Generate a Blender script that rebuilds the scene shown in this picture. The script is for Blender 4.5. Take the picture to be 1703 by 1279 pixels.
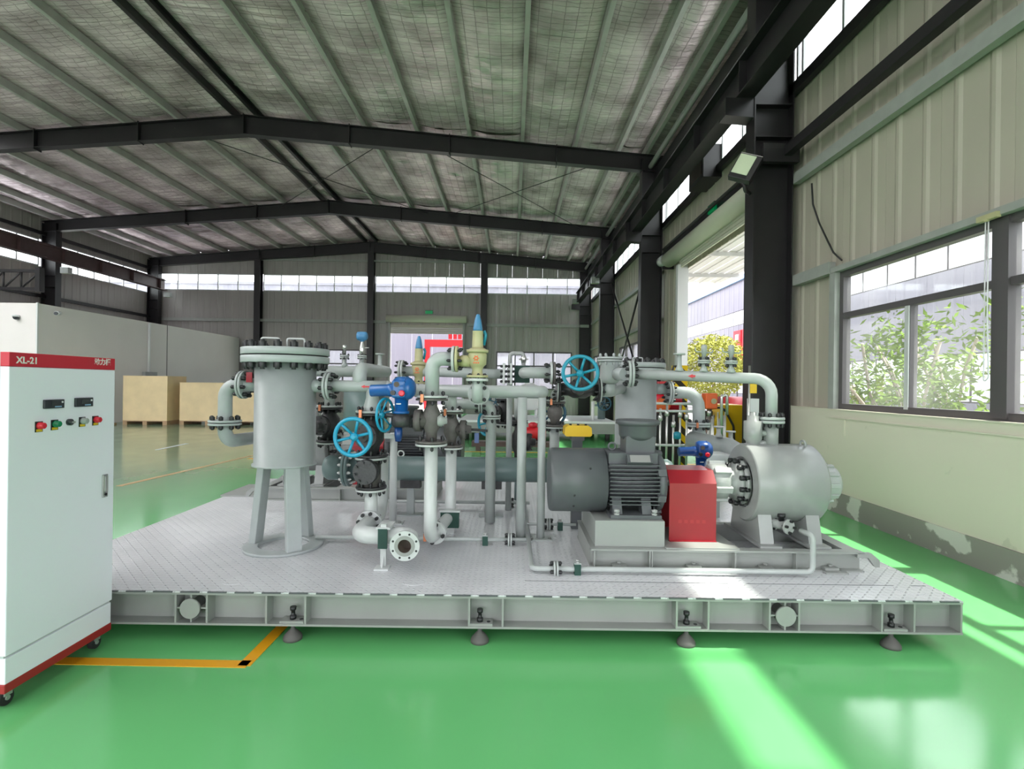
import bpy, math, random
from mathutils import Vector, Matrix, Quaternion
random.seed(7)
PI = math.pi
for o in list(bpy.data.objects): bpy.data.objects.remove(o)
sc = bpy.context.scene
COL = sc.collection

# ---------------------------------------------------------------- camera, world, sun, exposure
FPX, CAMZ, ROLL = 870.0, 1.63, 0.0131
cam = bpy.data.cameras.new('camera'); cam.sensor_width = 36.0; cam.lens = FPX / 1703 * 36
cam.clip_start = 0.05; cam.clip_end = 300
camo = bpy.data.objects.new('camera', cam); COL.objects.link(camo)
camo.location = (0, 0, CAMZ); camo.rotation_euler = (PI / 2, -ROLL, 0)
sc.camera = camo
w = bpy.data.worlds.new('sky'); sc.world = w; w.use_nodes = True
bg = w.node_tree.nodes['Background']
bg.inputs[0].default_value = (0.93, 0.95, 1.0, 1); bg.inputs[1].default_value = 1.0
sun = bpy.data.lights.new('sun', 'SUN'); sun.energy = 1.9; sun.angle = math.radians(1.2); sun.color = (1, 0.96, 0.88)
suno = bpy.data.objects.new('sun', sun); COL.objects.link(suno)
suno.rotation_euler = Vector((-0.45, 0.02, -1)).to_track_quat('-Z', 'Y').to_euler()
suno.location = (12, 5, 20)
def portal(loc, rot, sx, sy):
    l = bpy.data.lights.new('daylight_portal', 'AREA'); l.shape = 'RECTANGLE'; l.size = sx; l.size_y = sy
    l.cycles.is_portal = True
    o = bpy.data.objects.new('daylight_portal', l); COL.objects.link(o)
    o.location = loc; o.rotation_euler = rot
RX = (0, PI / 2, 0)       # faces -X
portal((4.62, 4.2, 2.26), RX, 1.85, 5.8)
portal((4.62, -2.6, 2.3), RX, 4.6, 6.0)
portal((4.62, 11.2, 2.3), RX, 4.6, 4.2)
portal((4.62, 18.6, 2.3), RX, 1.8, 5.8)
portal((4.62, 8.0, 6.95), RX, 1.1, 42)
portal((-20.2, 8.0, 6.95), (0, -PI / 2, 0), 1.1, 42)
portal((-7.8, 29.2, 7.08), (-PI / 2, 0, 0), 24, 0.95)
portal((-4.7, 29.2, 2.4), (-PI / 2, 0, 0), 4, 4.8)
portal((-7.8, -13.2, 2.7), (PI / 2, 0, 0), 20, 5.4)
vs = sc.view_settings
vs.view_transform = 'Standard'; vs.look = 'None'; vs.gamma = 1.0; vs.use_curve_mapping = False
vs.exposure = 2.7
cy = sc.cycles
cy.use_denoising = True; cy.max_bounces = 8; cy.diffuse_bounces = 5; cy.glossy_bounces = 4
cy.transparent_max_bounces = 12; cy.sample_clamp_indirect = 6.0
cy.caustics_reflective = False; cy.caustics_refractive = False

def P(x, y, d):
    """point seen at pixel (x, y) of the 1703x1279 frame at distance d along the hall"""
    dx, dy = x - 851.5, y - 639.5
    c, s = math.cos(ROLL), math.sin(ROLL)
    return Vector(((dx * c + dy * s) * d / FPX, d, CAMZ - (dy * c - dx * s) * d / FPX))

# ---------------------------------------------------------------- materials
MATS = {}
def mat(name, col, rough=0.5, metal=0.0, noise=0.0, nscale=8.0, bump=0.0, bscale=60.0, coat=0.0, spec=0.5, emit=None, estr=1.0):
    m = bpy.data.materials.new(name); m.use_nodes = True
    nt = m.node_tree; b = nt.nodes['Principled BSDF']
    b.inputs['Base Color'].default_value = (*col, 1)
    b.inputs['Roughness'].default_value = rough
    b.inputs['Metallic'].default_value = metal
    b.inputs['Coat Weight'].default_value = coat
    b.inputs['Specular IOR Level'].default_value = spec
    if emit:
        b.inputs['Emission Color'].default_value = (*emit, 1); b.inputs['Emission Strength'].default_value = estr
    L = nt.links
    tc = nt.nodes.new('ShaderNodeTexCoord')
    if noise:
        n = nt.nodes.new('ShaderNodeTexNoise'); n.inputs['Scale'].default_value = nscale; n.inputs['Detail'].default_value = 5
        L.new(tc.outputs['Object'], n.inputs['Vector'])
        r = nt.nodes.new('ShaderNodeMapRange'); r.inputs[1].default_value = 0.3; r.inputs[2].default_value = 0.7
        r.inputs[3].default_value = 1 - noise; r.inputs[4].default_value = 1 + noise
        L.new(n.outputs[0], r.inputs[0])
        mx = nt.nodes.new('ShaderNodeMix'); mx.data_type = 'RGBA'; mx.blend_type = 'MULTIPLY'; mx.inputs[0].default_value = 1
        mx.inputs[6].default_value = (*col, 1); L.new(r.outputs[0], mx.inputs[7]); L.new(mx.outputs[2], b.inputs['Base Color'])
    if bump:
        n2 = nt.nodes.new('ShaderNodeTexNoise'); n2.inputs['Scale'].default_value = bscale; n2.inputs['Detail'].default_value = 3
        L.new(tc.outputs['Object'], n2.inputs['Vector'])
        bp = nt.nodes.new('ShaderNodeBump'); bp.inputs['Strength'].default_value = bump; bp.inputs['Distance'].default_value = 0.01
        L.new(n2.outputs[0], bp.inputs['Height']); L.new(bp.outputs[0], b.inputs['Normal'])
    MATS[name] = m
    return m
mat('paint_grey', (0.375, 0.405, 0.405), 0.38, noise=0.05, bump=0.05)
mat('pipe_grey', (0.39, 0.42, 0.41), 0.32, noise=0.05)
mat('pipe_white', (0.53, 0.55, 0.545), 0.32, noise=0.05)
mat('skid_paint', (0.28, 0.29, 0.275), 0.42, noise=0.06, nscale=3)
mat('base_paint', (0.29, 0.305, 0.29), 0.42, noise=0.06, nscale=3)
mat('motor_grey', (0.085, 0.092, 0.098), 0.42, noise=0.06)
mat('pump_grey', (0.28, 0.29, 0.285), 0.30, noise=0.05)
mat('cast_light', (0.36, 0.375, 0.365), 0.40, noise=0.08, bump=0.15)
mat('exchanger_teal', (0.14, 0.20, 0.20), 0.35, noise=0.05)
mat('bolt_black', (0.012, 0.013, 0.014), 0.40)
mat('bolt_zinc', (0.55, 0.56, 0.55), 0.35, metal=0.7)
mat('valve_black', (0.030, 0.030, 0.032), 0.45, noise=0.25, nscale=20, bump=0.2)
mat('valve_cast', (0.11, 0.10, 0.095), 0.55, noise=0.2, nscale=20, bump=0.2)
mat('gasket', (0.02, 0.02, 0.02), 0.8)
mat('guard_red', (0.28, 0.006, 0.014), 0.30, noise=0.05)
mat('wheel_blue', (0.012, 0.29, 0.47), 0.35)
mat('wheel_teal', (0.012, 0.25, 0.36), 0.35)
mat('wheel_dark', (0.02, 0.10, 0.16), 0.4)
mat('actuator_blue', (0.008, 0.10, 0.33), 0.28)
mat('actuator_navy', (0.008, 0.05, 0.20), 0.30)
mat('cap_blue', (0.06, 0.22, 0.42), 0.4)
mat('tan_paint', (0.46, 0.43, 0.24), 0.42, noise=0.08)
mat('red', (0.62, 0.02, 0.03), 0.4)
mat('button_red', (0.70, 0.02, 0.04), 0.25)
mat('button_green', (0.01, 0.20, 0.09), 0.25)
mat('button_grey', (0.35, 0.37, 0.36), 0.25)
mat('yellow', (0.80, 0.52, 0.01), 0.4)
mat('line_yellow', (0.78, 0.36, 0.012), 0.35)
mat('line_faded', (0.55, 0.36, 0.16), 0.3)
mat('orange', (0.80, 0.13, 0.02), 0.4)
mat('copper', (0.55, 0.20, 0.10), 0.4, metal=0.6)
mat('rubber_green', (0.008, 0.05, 0.035), 0.6)
mat('rubber', (0.02, 0.02, 0.02), 0.7)
mat('pad_rubber', (0.10, 0.095, 0.09), 0.7)
mat('steel_dark', (0.014, 0.012, 0.014), 0.45, noise=0.15, nscale=4)
mat('steel_brown', (0.085, 0.048, 0.048), 0.5, noise=0.15, nscale=4)
mat('girt', (0.33, 0.34, 0.32), 0.45, noise=0.06)
mat('purlin', (0.42, 0.39, 0.39), 0.42, noise=0.10, nscale=3)
mat('cladding', (0.44, 0.405, 0.335), 0.42, noise=0.04, nscale=2)
mat('cladding_far', (0.35, 0.325, 0.31), 0.45, noise=0.05, nscale=2)
mat('cladding_lilac', (0.19, 0.18, 0.22), 0.5, noise=0.04, nscale=2)
mat('frame_dark', (0.085, 0.075, 0.080), 0.4)
mat('frame_light', (0.55, 0.56, 0.56), 0.4)
mat('concrete', (0.30, 0.29, 0.275), 0.8, noise=0.08, nscale=1.5)
mat('office_white', (0.86, 0.81, 0.80), 0.6, noise=0.02, nscale=1)
mat('white', (0.78, 0.79, 0.80), 0.4)
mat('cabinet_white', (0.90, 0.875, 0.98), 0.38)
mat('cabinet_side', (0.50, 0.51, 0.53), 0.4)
mat('cabinet_red', (0.60, 0.015, 0.035), 0.35)
mat('cabinet_base_red', (0.36, 0.02, 0.025), 0.45)
mat('meter_black', (0.02, 0.025, 0.03), 0.3)
mat('screen', (0.05, 0.055, 0.06), 0.15)
mat('label_blue', (0.25, 0.40, 0.60), 0.4)
mat('plywood', (0.76, 0.60, 0.36), 0.6, noise=0.06, nscale=3)
mat('timber', (0.42, 0.27, 0.16), 0.7, noise=0.15)
mat('shutter', (0.52, 0.52, 0.42), 0.45)
mat('stainless', (0.60, 0.60, 0.58), 0.28, metal=0.9)
mat('paper', (0.72, 0.73, 0.75), 0.7)
mat('nameplate', (0.40, 0.39, 0.39), 0.35, metal=0.5)
mat('lamp_face', (0.55, 0.62, 0.45), 0.2)
mat('exit_green', (0.0, 0.35, 0.12), 0.4, emit=(0.0, 0.5, 0.15), estr=0.02)
mat('bark', (0.20, 0.15, 0.12), 0.8, noise=0.2)
mat('bark_pale', (0.42, 0.36, 0.30), 0.8, noise=0.2)
mat('leaf', (0.16, 0.25, 0.035), 0.55, noise=0.35, nscale=2)
mat('leaf_yellow', (0.30, 0.31, 0.07), 0.6, noise=0.25, nscale=2)
mat('cable', (0.02, 0.02, 0.02), 0.6)
mat('bore', (0.10, 0.075, 0.06), 0.7)
for n_ in ('leaf', 'leaf_yellow'):
    b_ = MATS[n_].node_tree.nodes['Principled BSDF']
    b_.inputs['Transmission Weight'].default_value = 0.0
    b_.inputs['Specular IOR Level'].default_value = 0.1; b_.inputs['Roughness'].default_value = 0.8

def glass_mat():
    m = bpy.data.materials.new('window_glass'); m.use_nodes = True; nt = m.node_tree; nt.nodes.clear()
    out = nt.nodes.new('ShaderNodeOutputMaterial'); mx = nt.nodes.new('ShaderNodeMixShader')
    t = nt.nodes.new('ShaderNodeBsdfTransparent'); t.inputs[0].default_value = (0.93, 0.96, 0.94, 1)
    g = nt.nodes.new('ShaderNodeBsdfGlossy'); g.inputs['Roughness'].default_value = 0.03
    fr = nt.nodes.new('ShaderNodeMath'); fr.operation = 'MULTIPLY_ADD'; fr.inputs[1].default_value = 0.45; fr.inputs[2].default_value = 0.04
    lw = nt.nodes.new('ShaderNodeLayerWeight'); lw.inputs[0].default_value = 0.5; pw = nt.nodes.new('ShaderNodeMath'); pw.operation = 'POWER'; pw.inputs[1].default_value = 5
    nt.links.new(lw.outputs['Facing'], pw.inputs[0]); nt.links.new(pw.outputs[0], fr.inputs[0])
    nt.links.new(fr.outputs[0], mx.inputs[0]); nt.links.new(t.outputs[0], mx.inputs[1]); nt.links.new(g.outputs[0], mx.inputs[2])
    tl = nt.nodes.new('ShaderNodeBsdfTranslucent'); tl.inputs[0].default_value = (0.9, 0.9, 0.9, 1); m2 = nt.nodes.new('ShaderNodeMixShader')
    nz = nt.nodes.new('ShaderNodeTexNoise'); nz.inputs['Scale'].default_value = 1.2; tc = nt.nodes.new('ShaderNodeTexCoord'); nt.links.new(tc.outputs['Object'], nz.inputs['Vector'])
    mr = nt.nodes.new('ShaderNodeMapRange'); mr.inputs[1].default_value = 0.35; mr.inputs[2].default_value = 0.75; mr.inputs[3].default_value = 0.01; mr.inputs[4].default_value = 0.07
    nt.links.new(nz.outputs[0], mr.inputs[0]); nt.links.new(mr.outputs[0], m2.inputs[0]); nt.links.new(mx.outputs[0], m2.inputs[1]); nt.links.new(tl.outputs[0], m2.inputs[2])
    nt.links.new(m2.outputs[0], out.inputs[0]); MATS['glass'] = m
glass_mat()
def fill_sheet_mat(name, c):
    m = bpy.data.materials.new(name); m.use_nodes = True; nt = m.node_tree; nt.nodes.clear()
    out = nt.nodes.new('ShaderNodeOutputMaterial'); t = nt.nodes.new('ShaderNodeBsdfTranslucent'); t.inputs[0].default_value = (c, c, c, 1)
    nt.links.new(t.outputs[0], out.inputs[0]); MATS[name] = m
fill_sheet_mat('fill_sheet', 0.24); fill_sheet_mat('fill_sheet_strong', 0.80)  # sheets for the added roof strips; the stronger one brightens the left side

def floor_mat():
    m = mat('epoxy_floor', (0.045, 0.30, 0.095), 0.12, spec=0.6)
    nt = m.node_tree; L = nt.links; b = nt.nodes['Principled BSDF']; tc = nt.nodes.new('ShaderNodeTexCoord')
    def nz(s, d=4):
        n = nt.nodes.new('ShaderNodeTexNoise'); n.inputs['Scale'].default_value = s; n.inputs['Detail'].default_value = d
        L.new(tc.outputs['Object'], n.inputs['Vector']); return n
    n1 = nz(0.5); cr = nt.nodes.new('ShaderNodeValToRGB')
    cr.color_ramp.elements[0].position = 0.3; cr.color_ramp.elements[0].color = (0.125, 0.45, 0.155, 1)
    cr.color_ramp.elements[1].position = 0.7; cr.color_ramp.elements[1].color = (0.15, 0.52, 0.185, 1)
    L.new(n1.outputs[0], cr.inputs[0])
    # white scratches and paint specks
    v = nt.nodes.new('ShaderNodeTexVoronoi'); v.inputs['Scale'].default_value = 1.1
    L.new(tc.outputs['Object'], v.inputs['Vector'])
    lt = nt.nodes.new('ShaderNodeMath'); lt.operation = 'LESS_THAN'; lt.inputs[1].default_value = 0.007
    L.new(v.outputs['Distance'], lt.inputs[0])
    mx = nt.nodes.new('ShaderNodeMix'); mx.data_type = 'RGBA'; L.new(lt.outputs[0], mx.inputs[0])
    L.new(cr.outputs[0], mx.inputs[6]); mx.inputs[7].default_value = (0.6, 0.65, 0.6, 1)
    # greyer left aisle: pale reflection put into the base colour, cutting green bounce
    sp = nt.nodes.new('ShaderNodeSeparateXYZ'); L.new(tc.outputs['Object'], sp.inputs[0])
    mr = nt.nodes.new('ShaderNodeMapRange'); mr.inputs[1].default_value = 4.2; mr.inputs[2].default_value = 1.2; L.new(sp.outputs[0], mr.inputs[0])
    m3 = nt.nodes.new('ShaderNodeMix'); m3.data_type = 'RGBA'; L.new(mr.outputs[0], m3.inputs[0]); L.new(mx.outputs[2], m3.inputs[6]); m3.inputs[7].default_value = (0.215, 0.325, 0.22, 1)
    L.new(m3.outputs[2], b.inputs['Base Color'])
    n2 = nz(1.3, 6); r = nt.nodes.new('ShaderNodeMapRange'); r.inputs[1].default_value = 0.35; r.inputs[2].default_value = 0.7
    r.inputs[3].default_value = 0.13; r.inputs[4].default_value = 0.18
    L.new(n2.outputs[0], r.inputs[0]); L.new(r.outputs[0], b.inputs['Roughness'])
    n3 = nz(0.8, 1); bp = nt.nodes.new('ShaderNodeBump'); bp.inputs['Strength'].default_value = 0.04; bp.inputs['Distance'].default_value = 0.02
    L.new(n3.outputs[0], bp.inputs['Height']); L.new(bp.outputs[0], b.inputs['Normal'])
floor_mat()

def checker_mat():
    m = mat('checker_plate', (0.52, 0.53, 0.56), 0.24, spec=0.9)
    nt = m.node_tree; L = nt.links; b = nt.nodes['Principled BSDF']; tc = nt.nodes.new('ShaderNodeTexCoord')
    sx = nt.nodes.new('ShaderNodeSeparateXYZ'); L.new(tc.outputs['Object'], sx.inputs[0])
    def M(op, a, c=None, d=None):
        n = nt.nodes.new('ShaderNodeMath'); n.operation = op
        for i, q in enumerate((a, c, d)):
            if q is None: continue
            if isinstance(q, (int, float)): n.inputs[i].default_value = q
            else: L.new(q, n.inputs[i])
        return n.outputs[0]
    S = 1 / 0.042
    u = M('MULTIPLY', sx.outputs[0], S); v = M('MULTIPLY', sx.outputs[1], S)
    fu = M('FLOOR', u); fv = M('FLOOR', v)
    par = M('MODULO', M('ABSOLUTE', M('ADD', fu, fv)), 2)
    sg = M('SUBTRACT', M('MULTIPLY', par, 2), 1)
    lu = M('SUBTRACT', M('SUBTRACT', u, fu), 0.5); lv = M('MULTIPLY', M('SUBTRACT', M('SUBTRACT', v, fv), 0.5), sg)
    a = M('ADD', lu, lv); c = M('SUBTRACT', lu, lv)
    q = M('ADD', M('POWER', M('MULTIPLY', a, 1.05), 2), M('POWER', M('MULTIPLY', c, 3.6), 2))
    h = M('SUBTRACT', 1, M('MINIMUM', M('MULTIPLY', q, 2.2), 1))
    bp = nt.nodes.new('ShaderNodeBump'); bp.inputs['Strength'].default_value = 1.0; bp.inputs['Distance'].default_value = 0.006
    L.new(h, bp.inputs['Height']); L.new(bp.outputs[0], b.inputs['Normal'])
    n = nt.nodes.new('ShaderNodeTexNoise'); n.inputs['Scale'].default_value = 1.6; n.inputs['Detail'].default_value = 6
    L.new(tc.outputs['Object'], n.inputs['Vector'])
    cr = nt.nodes.new('ShaderNodeValToRGB'); cr.color_ramp.elements[0].position = 0.3; cr.color_ramp.elements[0].color = (0.55, 0.555, 0.58, 1)
    cr.color_ramp.elements[1].position = 0.7; cr.color_ramp.elements[1].color = (0.68, 0.685, 0.71, 1)
    L.new(n.outputs[0], cr.inputs[0]); L.new(cr.outputs[0], b.inputs['Base Color'])
checker_mat()

def foil_mat():
    m = mat('foil', (0.55, 0.54, 0.53), 0.27, metal=0.45)
    nt = m.node_tree; L = nt.links; b = nt.nodes['Principled BSDF']; tc = nt.nodes.new('ShaderNodeTexCoord')
    mp = nt.nodes.new('ShaderNodeMapping'); L.new(tc.outputs['Object'], mp.inputs[0])
    mp.inputs['Scale'].default_value = (1, 1, 1)
    br = nt.nodes.new('ShaderNodeTexBrick'); br.inputs['Scale'].default_value = 1.0
    br.offset = 0; br.inputs['Brick Width'].default_value = 0.25; br.inputs['Row Height'].default_value = 0.12
    br.inputs['Mortar Size'].default_value = 0.008; br.inputs['Mortar Smooth'].default_value = 0.6
    br.inputs['Color1'].default_value = (1, 1, 1, 1); br.inputs['Color2'].default_value = (1, 1, 1, 1); br.inputs['Mortar'].default_value = (0, 0, 0, 1)
    L.new(mp.outputs[0], br.inputs['Vector'])
    mp2 = nt.nodes.new('ShaderNodeMapping'); mp2.inputs['Scale'].default_value = (1.2, 7, 3); L.new(tc.outputs['Object'], mp2.inputs[0])
    n = nt.nodes.new('ShaderNodeTexNoise'); n.inputs['Scale'].default_value = 1.2; n.inputs['Detail'].default_value = 6; n.inputs['Roughness'].default_value = 0.65
    L.new(mp2.outputs[0], n.inputs['Vector'])
    ad = nt.nodes.new('ShaderNodeMath'); ad.operation = 'MULTIPLY_ADD'; ad.inputs[1].default_value = 0.35
    L.new(br.outputs['Color'], ad.inputs[0]); L.new(n.outputs[0], ad.inputs[2])
    bp = nt.nodes.new('ShaderNodeBump'); bp.inputs['Strength'].default_value = 0.8; bp.inputs['Distance'].default_value = 0.08
    L.new(ad.outputs[0], bp.inputs['Height']); L.new(bp.outputs[0], b.inputs['Normal'])
    n2 = nt.nodes.new('ShaderNodeTexNoise'); n2.inputs['Scale'].default_value = 0.9; n2.inputs['Detail'].default_value = 6
    L.new(tc.outputs['Object'], n2.inputs['Vector'])
    cr = nt.nodes.new('ShaderNodeValToRGB'); cr.color_ramp.elements[0].position = 0.30; cr.color_ramp.elements[0].color = (0.44, 0.34, 0.37, 1)
    cr.color_ramp.elements[1].position = 0.62; cr.color_ramp.elements[1].color = (0.96, 0.78, 0.84, 1)
    L.new(n2.outputs[0], cr.inputs[0])
    mx = nt.nodes.new('ShaderNodeMix'); mx.data_type = 'RGBA'; mx.blend_type = 'MULTIPLY'; mx.inputs[0].default_value = 0.35   # darker wire mesh over the foil
    L.new(cr.outputs[0], mx.inputs[6]); L.new(br.outputs['Color'], mx.inputs[7]); L.new(mx.outputs[2], b.inputs['Base Color'])
foil_mat()

def masonry_mat(name, col, patch, thr, scale):
    m = mat(name, col, 0.7); nt = m.node_tree; L = nt.links; b = nt.nodes['Principled BSDF']; tc = nt.nodes.new('ShaderNodeTexCoord')
    n = nt.nodes.new('ShaderNodeTexNoise'); n.inputs['Scale'].default_value = scale; n.inputs['Detail'].default_value = 8
    L.new(tc.outputs['Object'], n.inputs['Vector'])
    cr = nt.nodes.new('ShaderNodeValToRGB'); cr.color_ramp.elements[0].position = thr; cr.color_ramp.elements[0].color = (*col, 1)
    cr.color_ramp.elements[1].position = thr + 0.03; cr.color_ramp.elements[1].color = (*patch, 1)
    L.new(n.outputs[0], cr.inputs[0]); L.new(cr.outputs[0], b.inputs['Base Color'])
masonry_mat('plaster', (0.64, 0.60, 0.50), (0.55, 0.52, 0.43), 0.66, 3.0)
masonry_mat('plinth', (0.28, 0.26, 0.24), (0.60, 0.58, 0.54), 0.555, 2.6)

def stripe_mat():
    m = mat('hazard', (0.8, 0.5, 0.01), 0.45); nt = m.node_tree; L = nt.links; b = nt.nodes['Principled BSDF']; tc = nt.nodes.new('ShaderNodeTexCoord')
    wv = nt.nodes.new('ShaderNodeTexWave'); wv.bands_direction = 'DIAGONAL'; wv.inputs['Scale'].default_value = 2.2
    L.new(tc.outputs['Object'], wv.inputs['Vector'])
    cr = nt.nodes.new('ShaderNodeValToRGB'); cr.color_ramp.interpolation = 'CONSTANT'
    cr.color_ramp.elements[0].color = (0.85, 0.58, 0.01, 1); cr.color_ramp.elements[1].position = 0.5; cr.color_ramp.elements[1].color = (0.03, 0.025, 0.02, 1)
    L.new(wv.outputs[0], cr.inputs[0]); L.new(cr.outputs[0], b.inputs['Base Color'])
stripe_mat()

# ---------------------------------------------------------------- mesh building
def basis(axis):
    a = Vector(axis).normalized()
    t = Vector((0, 0, 1)) if abs(a.z) < 0.9 else Vector((1, 0, 0))
    u = t.cross(a).normalized(); v = a.cross(u)
    return a, u, v
class MB:
    def __init__(s): s.v = []; s.f = []; s.s = []
    def face(s, idx, sm=False): s.f.append(tuple(idx)); s.s.append(sm)
    def box(s, c, size, rz=0.0, R=None):
        hx, hy, hz = size[0] / 2, size[1] / 2, size[2] / 2; b = len(s.v)
        M = R if R is not None else Matrix.Rotation(rz, 3, 'Z')
        for x in (-hx, hx):
            for y in (-hy, hy):
                for z in (-hz, hz): s.v.append(Vector(c) + M @ Vector((x, y, z)))
        for q in ((0, 1, 3, 2), (4, 6, 7, 5), (0, 4, 5, 1), (2, 3, 7, 6), (0, 2, 6, 4), (1, 5, 7, 3)): s.face([b + i for i in q])
        return s
    def bb(s, x0, x1, y0, y1, z0, z1):
        return s.box(((x0 + x1) / 2, (y0 + y1) / 2, (z0 + z1) / 2), (abs(x1 - x0), abs(y1 - y0), abs(z1 - z0)))
    def lathe(s, c, axis, prof, seg=20, cap=True):
        """profile of (t along axis, radius)"""
        a, u, v = basis(axis); c = Vector(c); b = len(s.v); n = len(prof)
        for t, r in prof:
            for k in range(seg):
                an = 2 * PI * k / seg
                s.v.append(c + a * t + (u * math.cos(an) + v * math.sin(an)) * r)
        for i in range(n - 1):
            sm = abs(prof[i][0] - prof[i + 1][0]) > 1e-6
            for k in range(seg):
                k2 = (k + 1) % seg
                s.face((b + i * seg + k, b + i * seg + k2, b + (i + 1) * seg + k2, b + (i + 1) * seg + k), sm)
        if cap:
            s.face([b + k for k in range(seg)][::-1]); s.face([b + (n - 1) * seg + k for k in range(seg)])
        return s
    def cyl(s, p, q, r, r2=None, seg=20):
        p, q = Vector(p), Vector(q)
        return s.lathe(p, q - p, [(0, r), ((q - p).length, r if r2 is None else r2)], seg)
    def tube(s, pts, r, bend=0.0, seg=16, closed=False, steps=6):
        pts = [Vector(p) for p in pts]; path = []
        if bend and len(pts) > 2:
            path.append(pts[0])
            for i in range(1, len(pts) - 1):
                a = (pts[i - 1] - pts[i]); d = (pts[i + 1] - pts[i]); la, ld = a.length, d.length
                a.normalize(); d.normalize()
                ang = a.angle(d); tl = min(bend / math.tan(ang / 2), la * 0.49, ld * 0.49) if ang < PI - 0.01 else 0
                if tl == 0: path.append(pts[i]); continue
                p0, p2 = pts[i] + a * tl, pts[i] + d * tl
                R_ = tl * math.tan(ang / 2); cen = pts[i] + (a + d).normalized() * (R_ / math.sin(ang / 2))
                e0, e2 = p0 - cen, p2 - cen; om = e0.angle(e2)
                for k in range(steps + 1):
                    t = k / steps
                    path.append(cen + (e0 * math.sin((1 - t) * om) + e2 * math.sin(t * om)) / math.sin(om))
            path.append(pts[-1])
        else: path = pts
        n = len(path); b = len(s.v); up = None
        for i, p in enumerate(path):
            if closed: t = (path[(i + 1) % n] - path[i - 1]).normalized()
            else: t = (path[min(i + 1, n - 1)] - path[max(i - 1, 0)]).normalized()
            if up is None: _, up, _ = basis(t)
            up = (up - t * up.dot(t)).normalized(); vv = t.cross(up)
            for k in range(seg):
                an = 2 * PI * k / seg
                s.v.append(p + (up * math.cos(an) + vv * math.sin(an)) * r)
        for i in range(n if closed else n - 1):
            j = (i + 1) % n
            for k in range(seg):
                k2 = (k + 1) % seg
                s.face((b + i * seg + k, b + i * seg + k2, b + j * seg + k2, b + j * seg + k), True)
        if not closed:
            s.face([b + k for k in range(seg)][::-1]); s.face([b + (n - 1) * seg + k for k in range(seg)])
        return s
    def torus(s, c, axis, R, r, seg=32, rs=10):
        a, u, v = basis(axis); c = Vector(c)
        return s.tube([c + (u * math.cos(2 * PI * k / seg) + v * math.sin(2 * PI * k / seg)) * R for k in range(seg)], r, seg=rs, closed=True)
    def sphere(s, c, r, seg=16, rings=10, sq=(1, 1, 1)):
        b0 = len(s.v)
        s.lathe(c, (0, 0, 1), [(-r * math.cos(PI * (i + 0.02) / (rings + 0.04)), r * math.sin(PI * (i + 0.02) / (rings + 0.04))) for i in range(rings + 1)], seg)
        c = Vector(c)
        for i in range(b0, len(s.v)):
            d = s.v[i] - c; s.v[i] = c + Vector((d.x * sq[0], d.y * sq[1], d.z * sq[2]))
        return s
    def prism(s, poly, ax0, ax1, plane='xz'):
        """extrude a polygon; plane 'xz' along y, 'yz' along x, 'xy' along z"""
        b = len(s.v); n = len(poly)
        for t in (ax0, ax1):
            for p, q in poly:
                s.v.append(Vector((p, t, q)) if plane == 'xz' else Vector((t, p, q)) if plane == 'yz' else Vector((p, q, t)))
        s.face([b + i for i in range(n)]); s.face([b + n + i for i in range(n)][::-1])
        for i in range(n):
            j = (i + 1) % n; s.face((b + i, b + n + i, b + n + j, b + j))
        return s
    def mesh(s, name, m, off=Vector((0, 0, 0))):
        me = bpy.data.meshes.new(name)
        me.from_pydata([tuple(Vector(v) - off) for v in s.v], [], s.f)
        me.polygons.foreach_set('use_smooth', s.s)
        me.materials.append(MATS[m]); me.update()
        import bmesh
        bm = bmesh.new(); bm.from_mesh(me); bmesh.ops.recalc_face_normals(bm, faces=bm.faces); bm.to_mesh(me); bm.free()
        return me
def wloc(o):
    p = Vector((0, 0, 0))
    while o is not None: p += o.location; o = o.parent
    return p
def tag(o, label=None, cat=None, group=None, kind=None):
    if label: o['label'] = label
    if cat: o['category'] = cat
    if group: o['group'] = group
    if kind: o['kind'] = kind
    return o
def thing(name, loc, label, cat, group=None, kind=None):
    o = bpy.data.objects.new(name, None); COL.objects.link(o); o.location = loc; o.empty_display_size = 0.1
    return tag(o, label, cat, group, kind)
def obj(name, mb, m, parent=None, label=None, cat=None, group=None, kind=None, bevel=0.0):
    if parent is None:
        xs = [v.x if isinstance(v, Vector) else v[0] for v in mb.v]; ys = [v[1] for v in mb.v]; zs = [v[2] for v in mb.v]
        off = Vector(((min(xs) + max(xs)) / 2, (min(ys) + max(ys)) / 2, min(zs)))
    else: off = wloc(parent)
    o = bpy.data.objects.new(name, mb.mesh(name, m, off)); COL.objects.link(o)
    if parent is None: o.location = off
    else: o.parent = parent
    if bevel:
        bv = o.modifiers.new('bevel', 'BEVEL'); bv.width = bevel; bv.segments = 2; bv.limit_method = 'ANGLE'; bv.angle_limit = 0.6
    return tag(o, label, cat, group, kind)
def inst(name, me, parent, loc, rot=None, scale=None):
    o = bpy.data.objects.new(name, me); COL.objects.link(o); o.parent = parent
    o.location = Vector(loc) - wloc(parent)
    if rot is not None: o.rotation_mode = 'QUATERNION'; o.rotation_quaternion = rot
    if scale is not None: o.scale = scale
    return o
def copy_tree(o, parent=None):
    c = o.copy(); COL.objects.link(c); c.parent = parent
    for ch in list(o.children): copy_tree(ch, c)
    return c
_BOLT = {}
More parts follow.
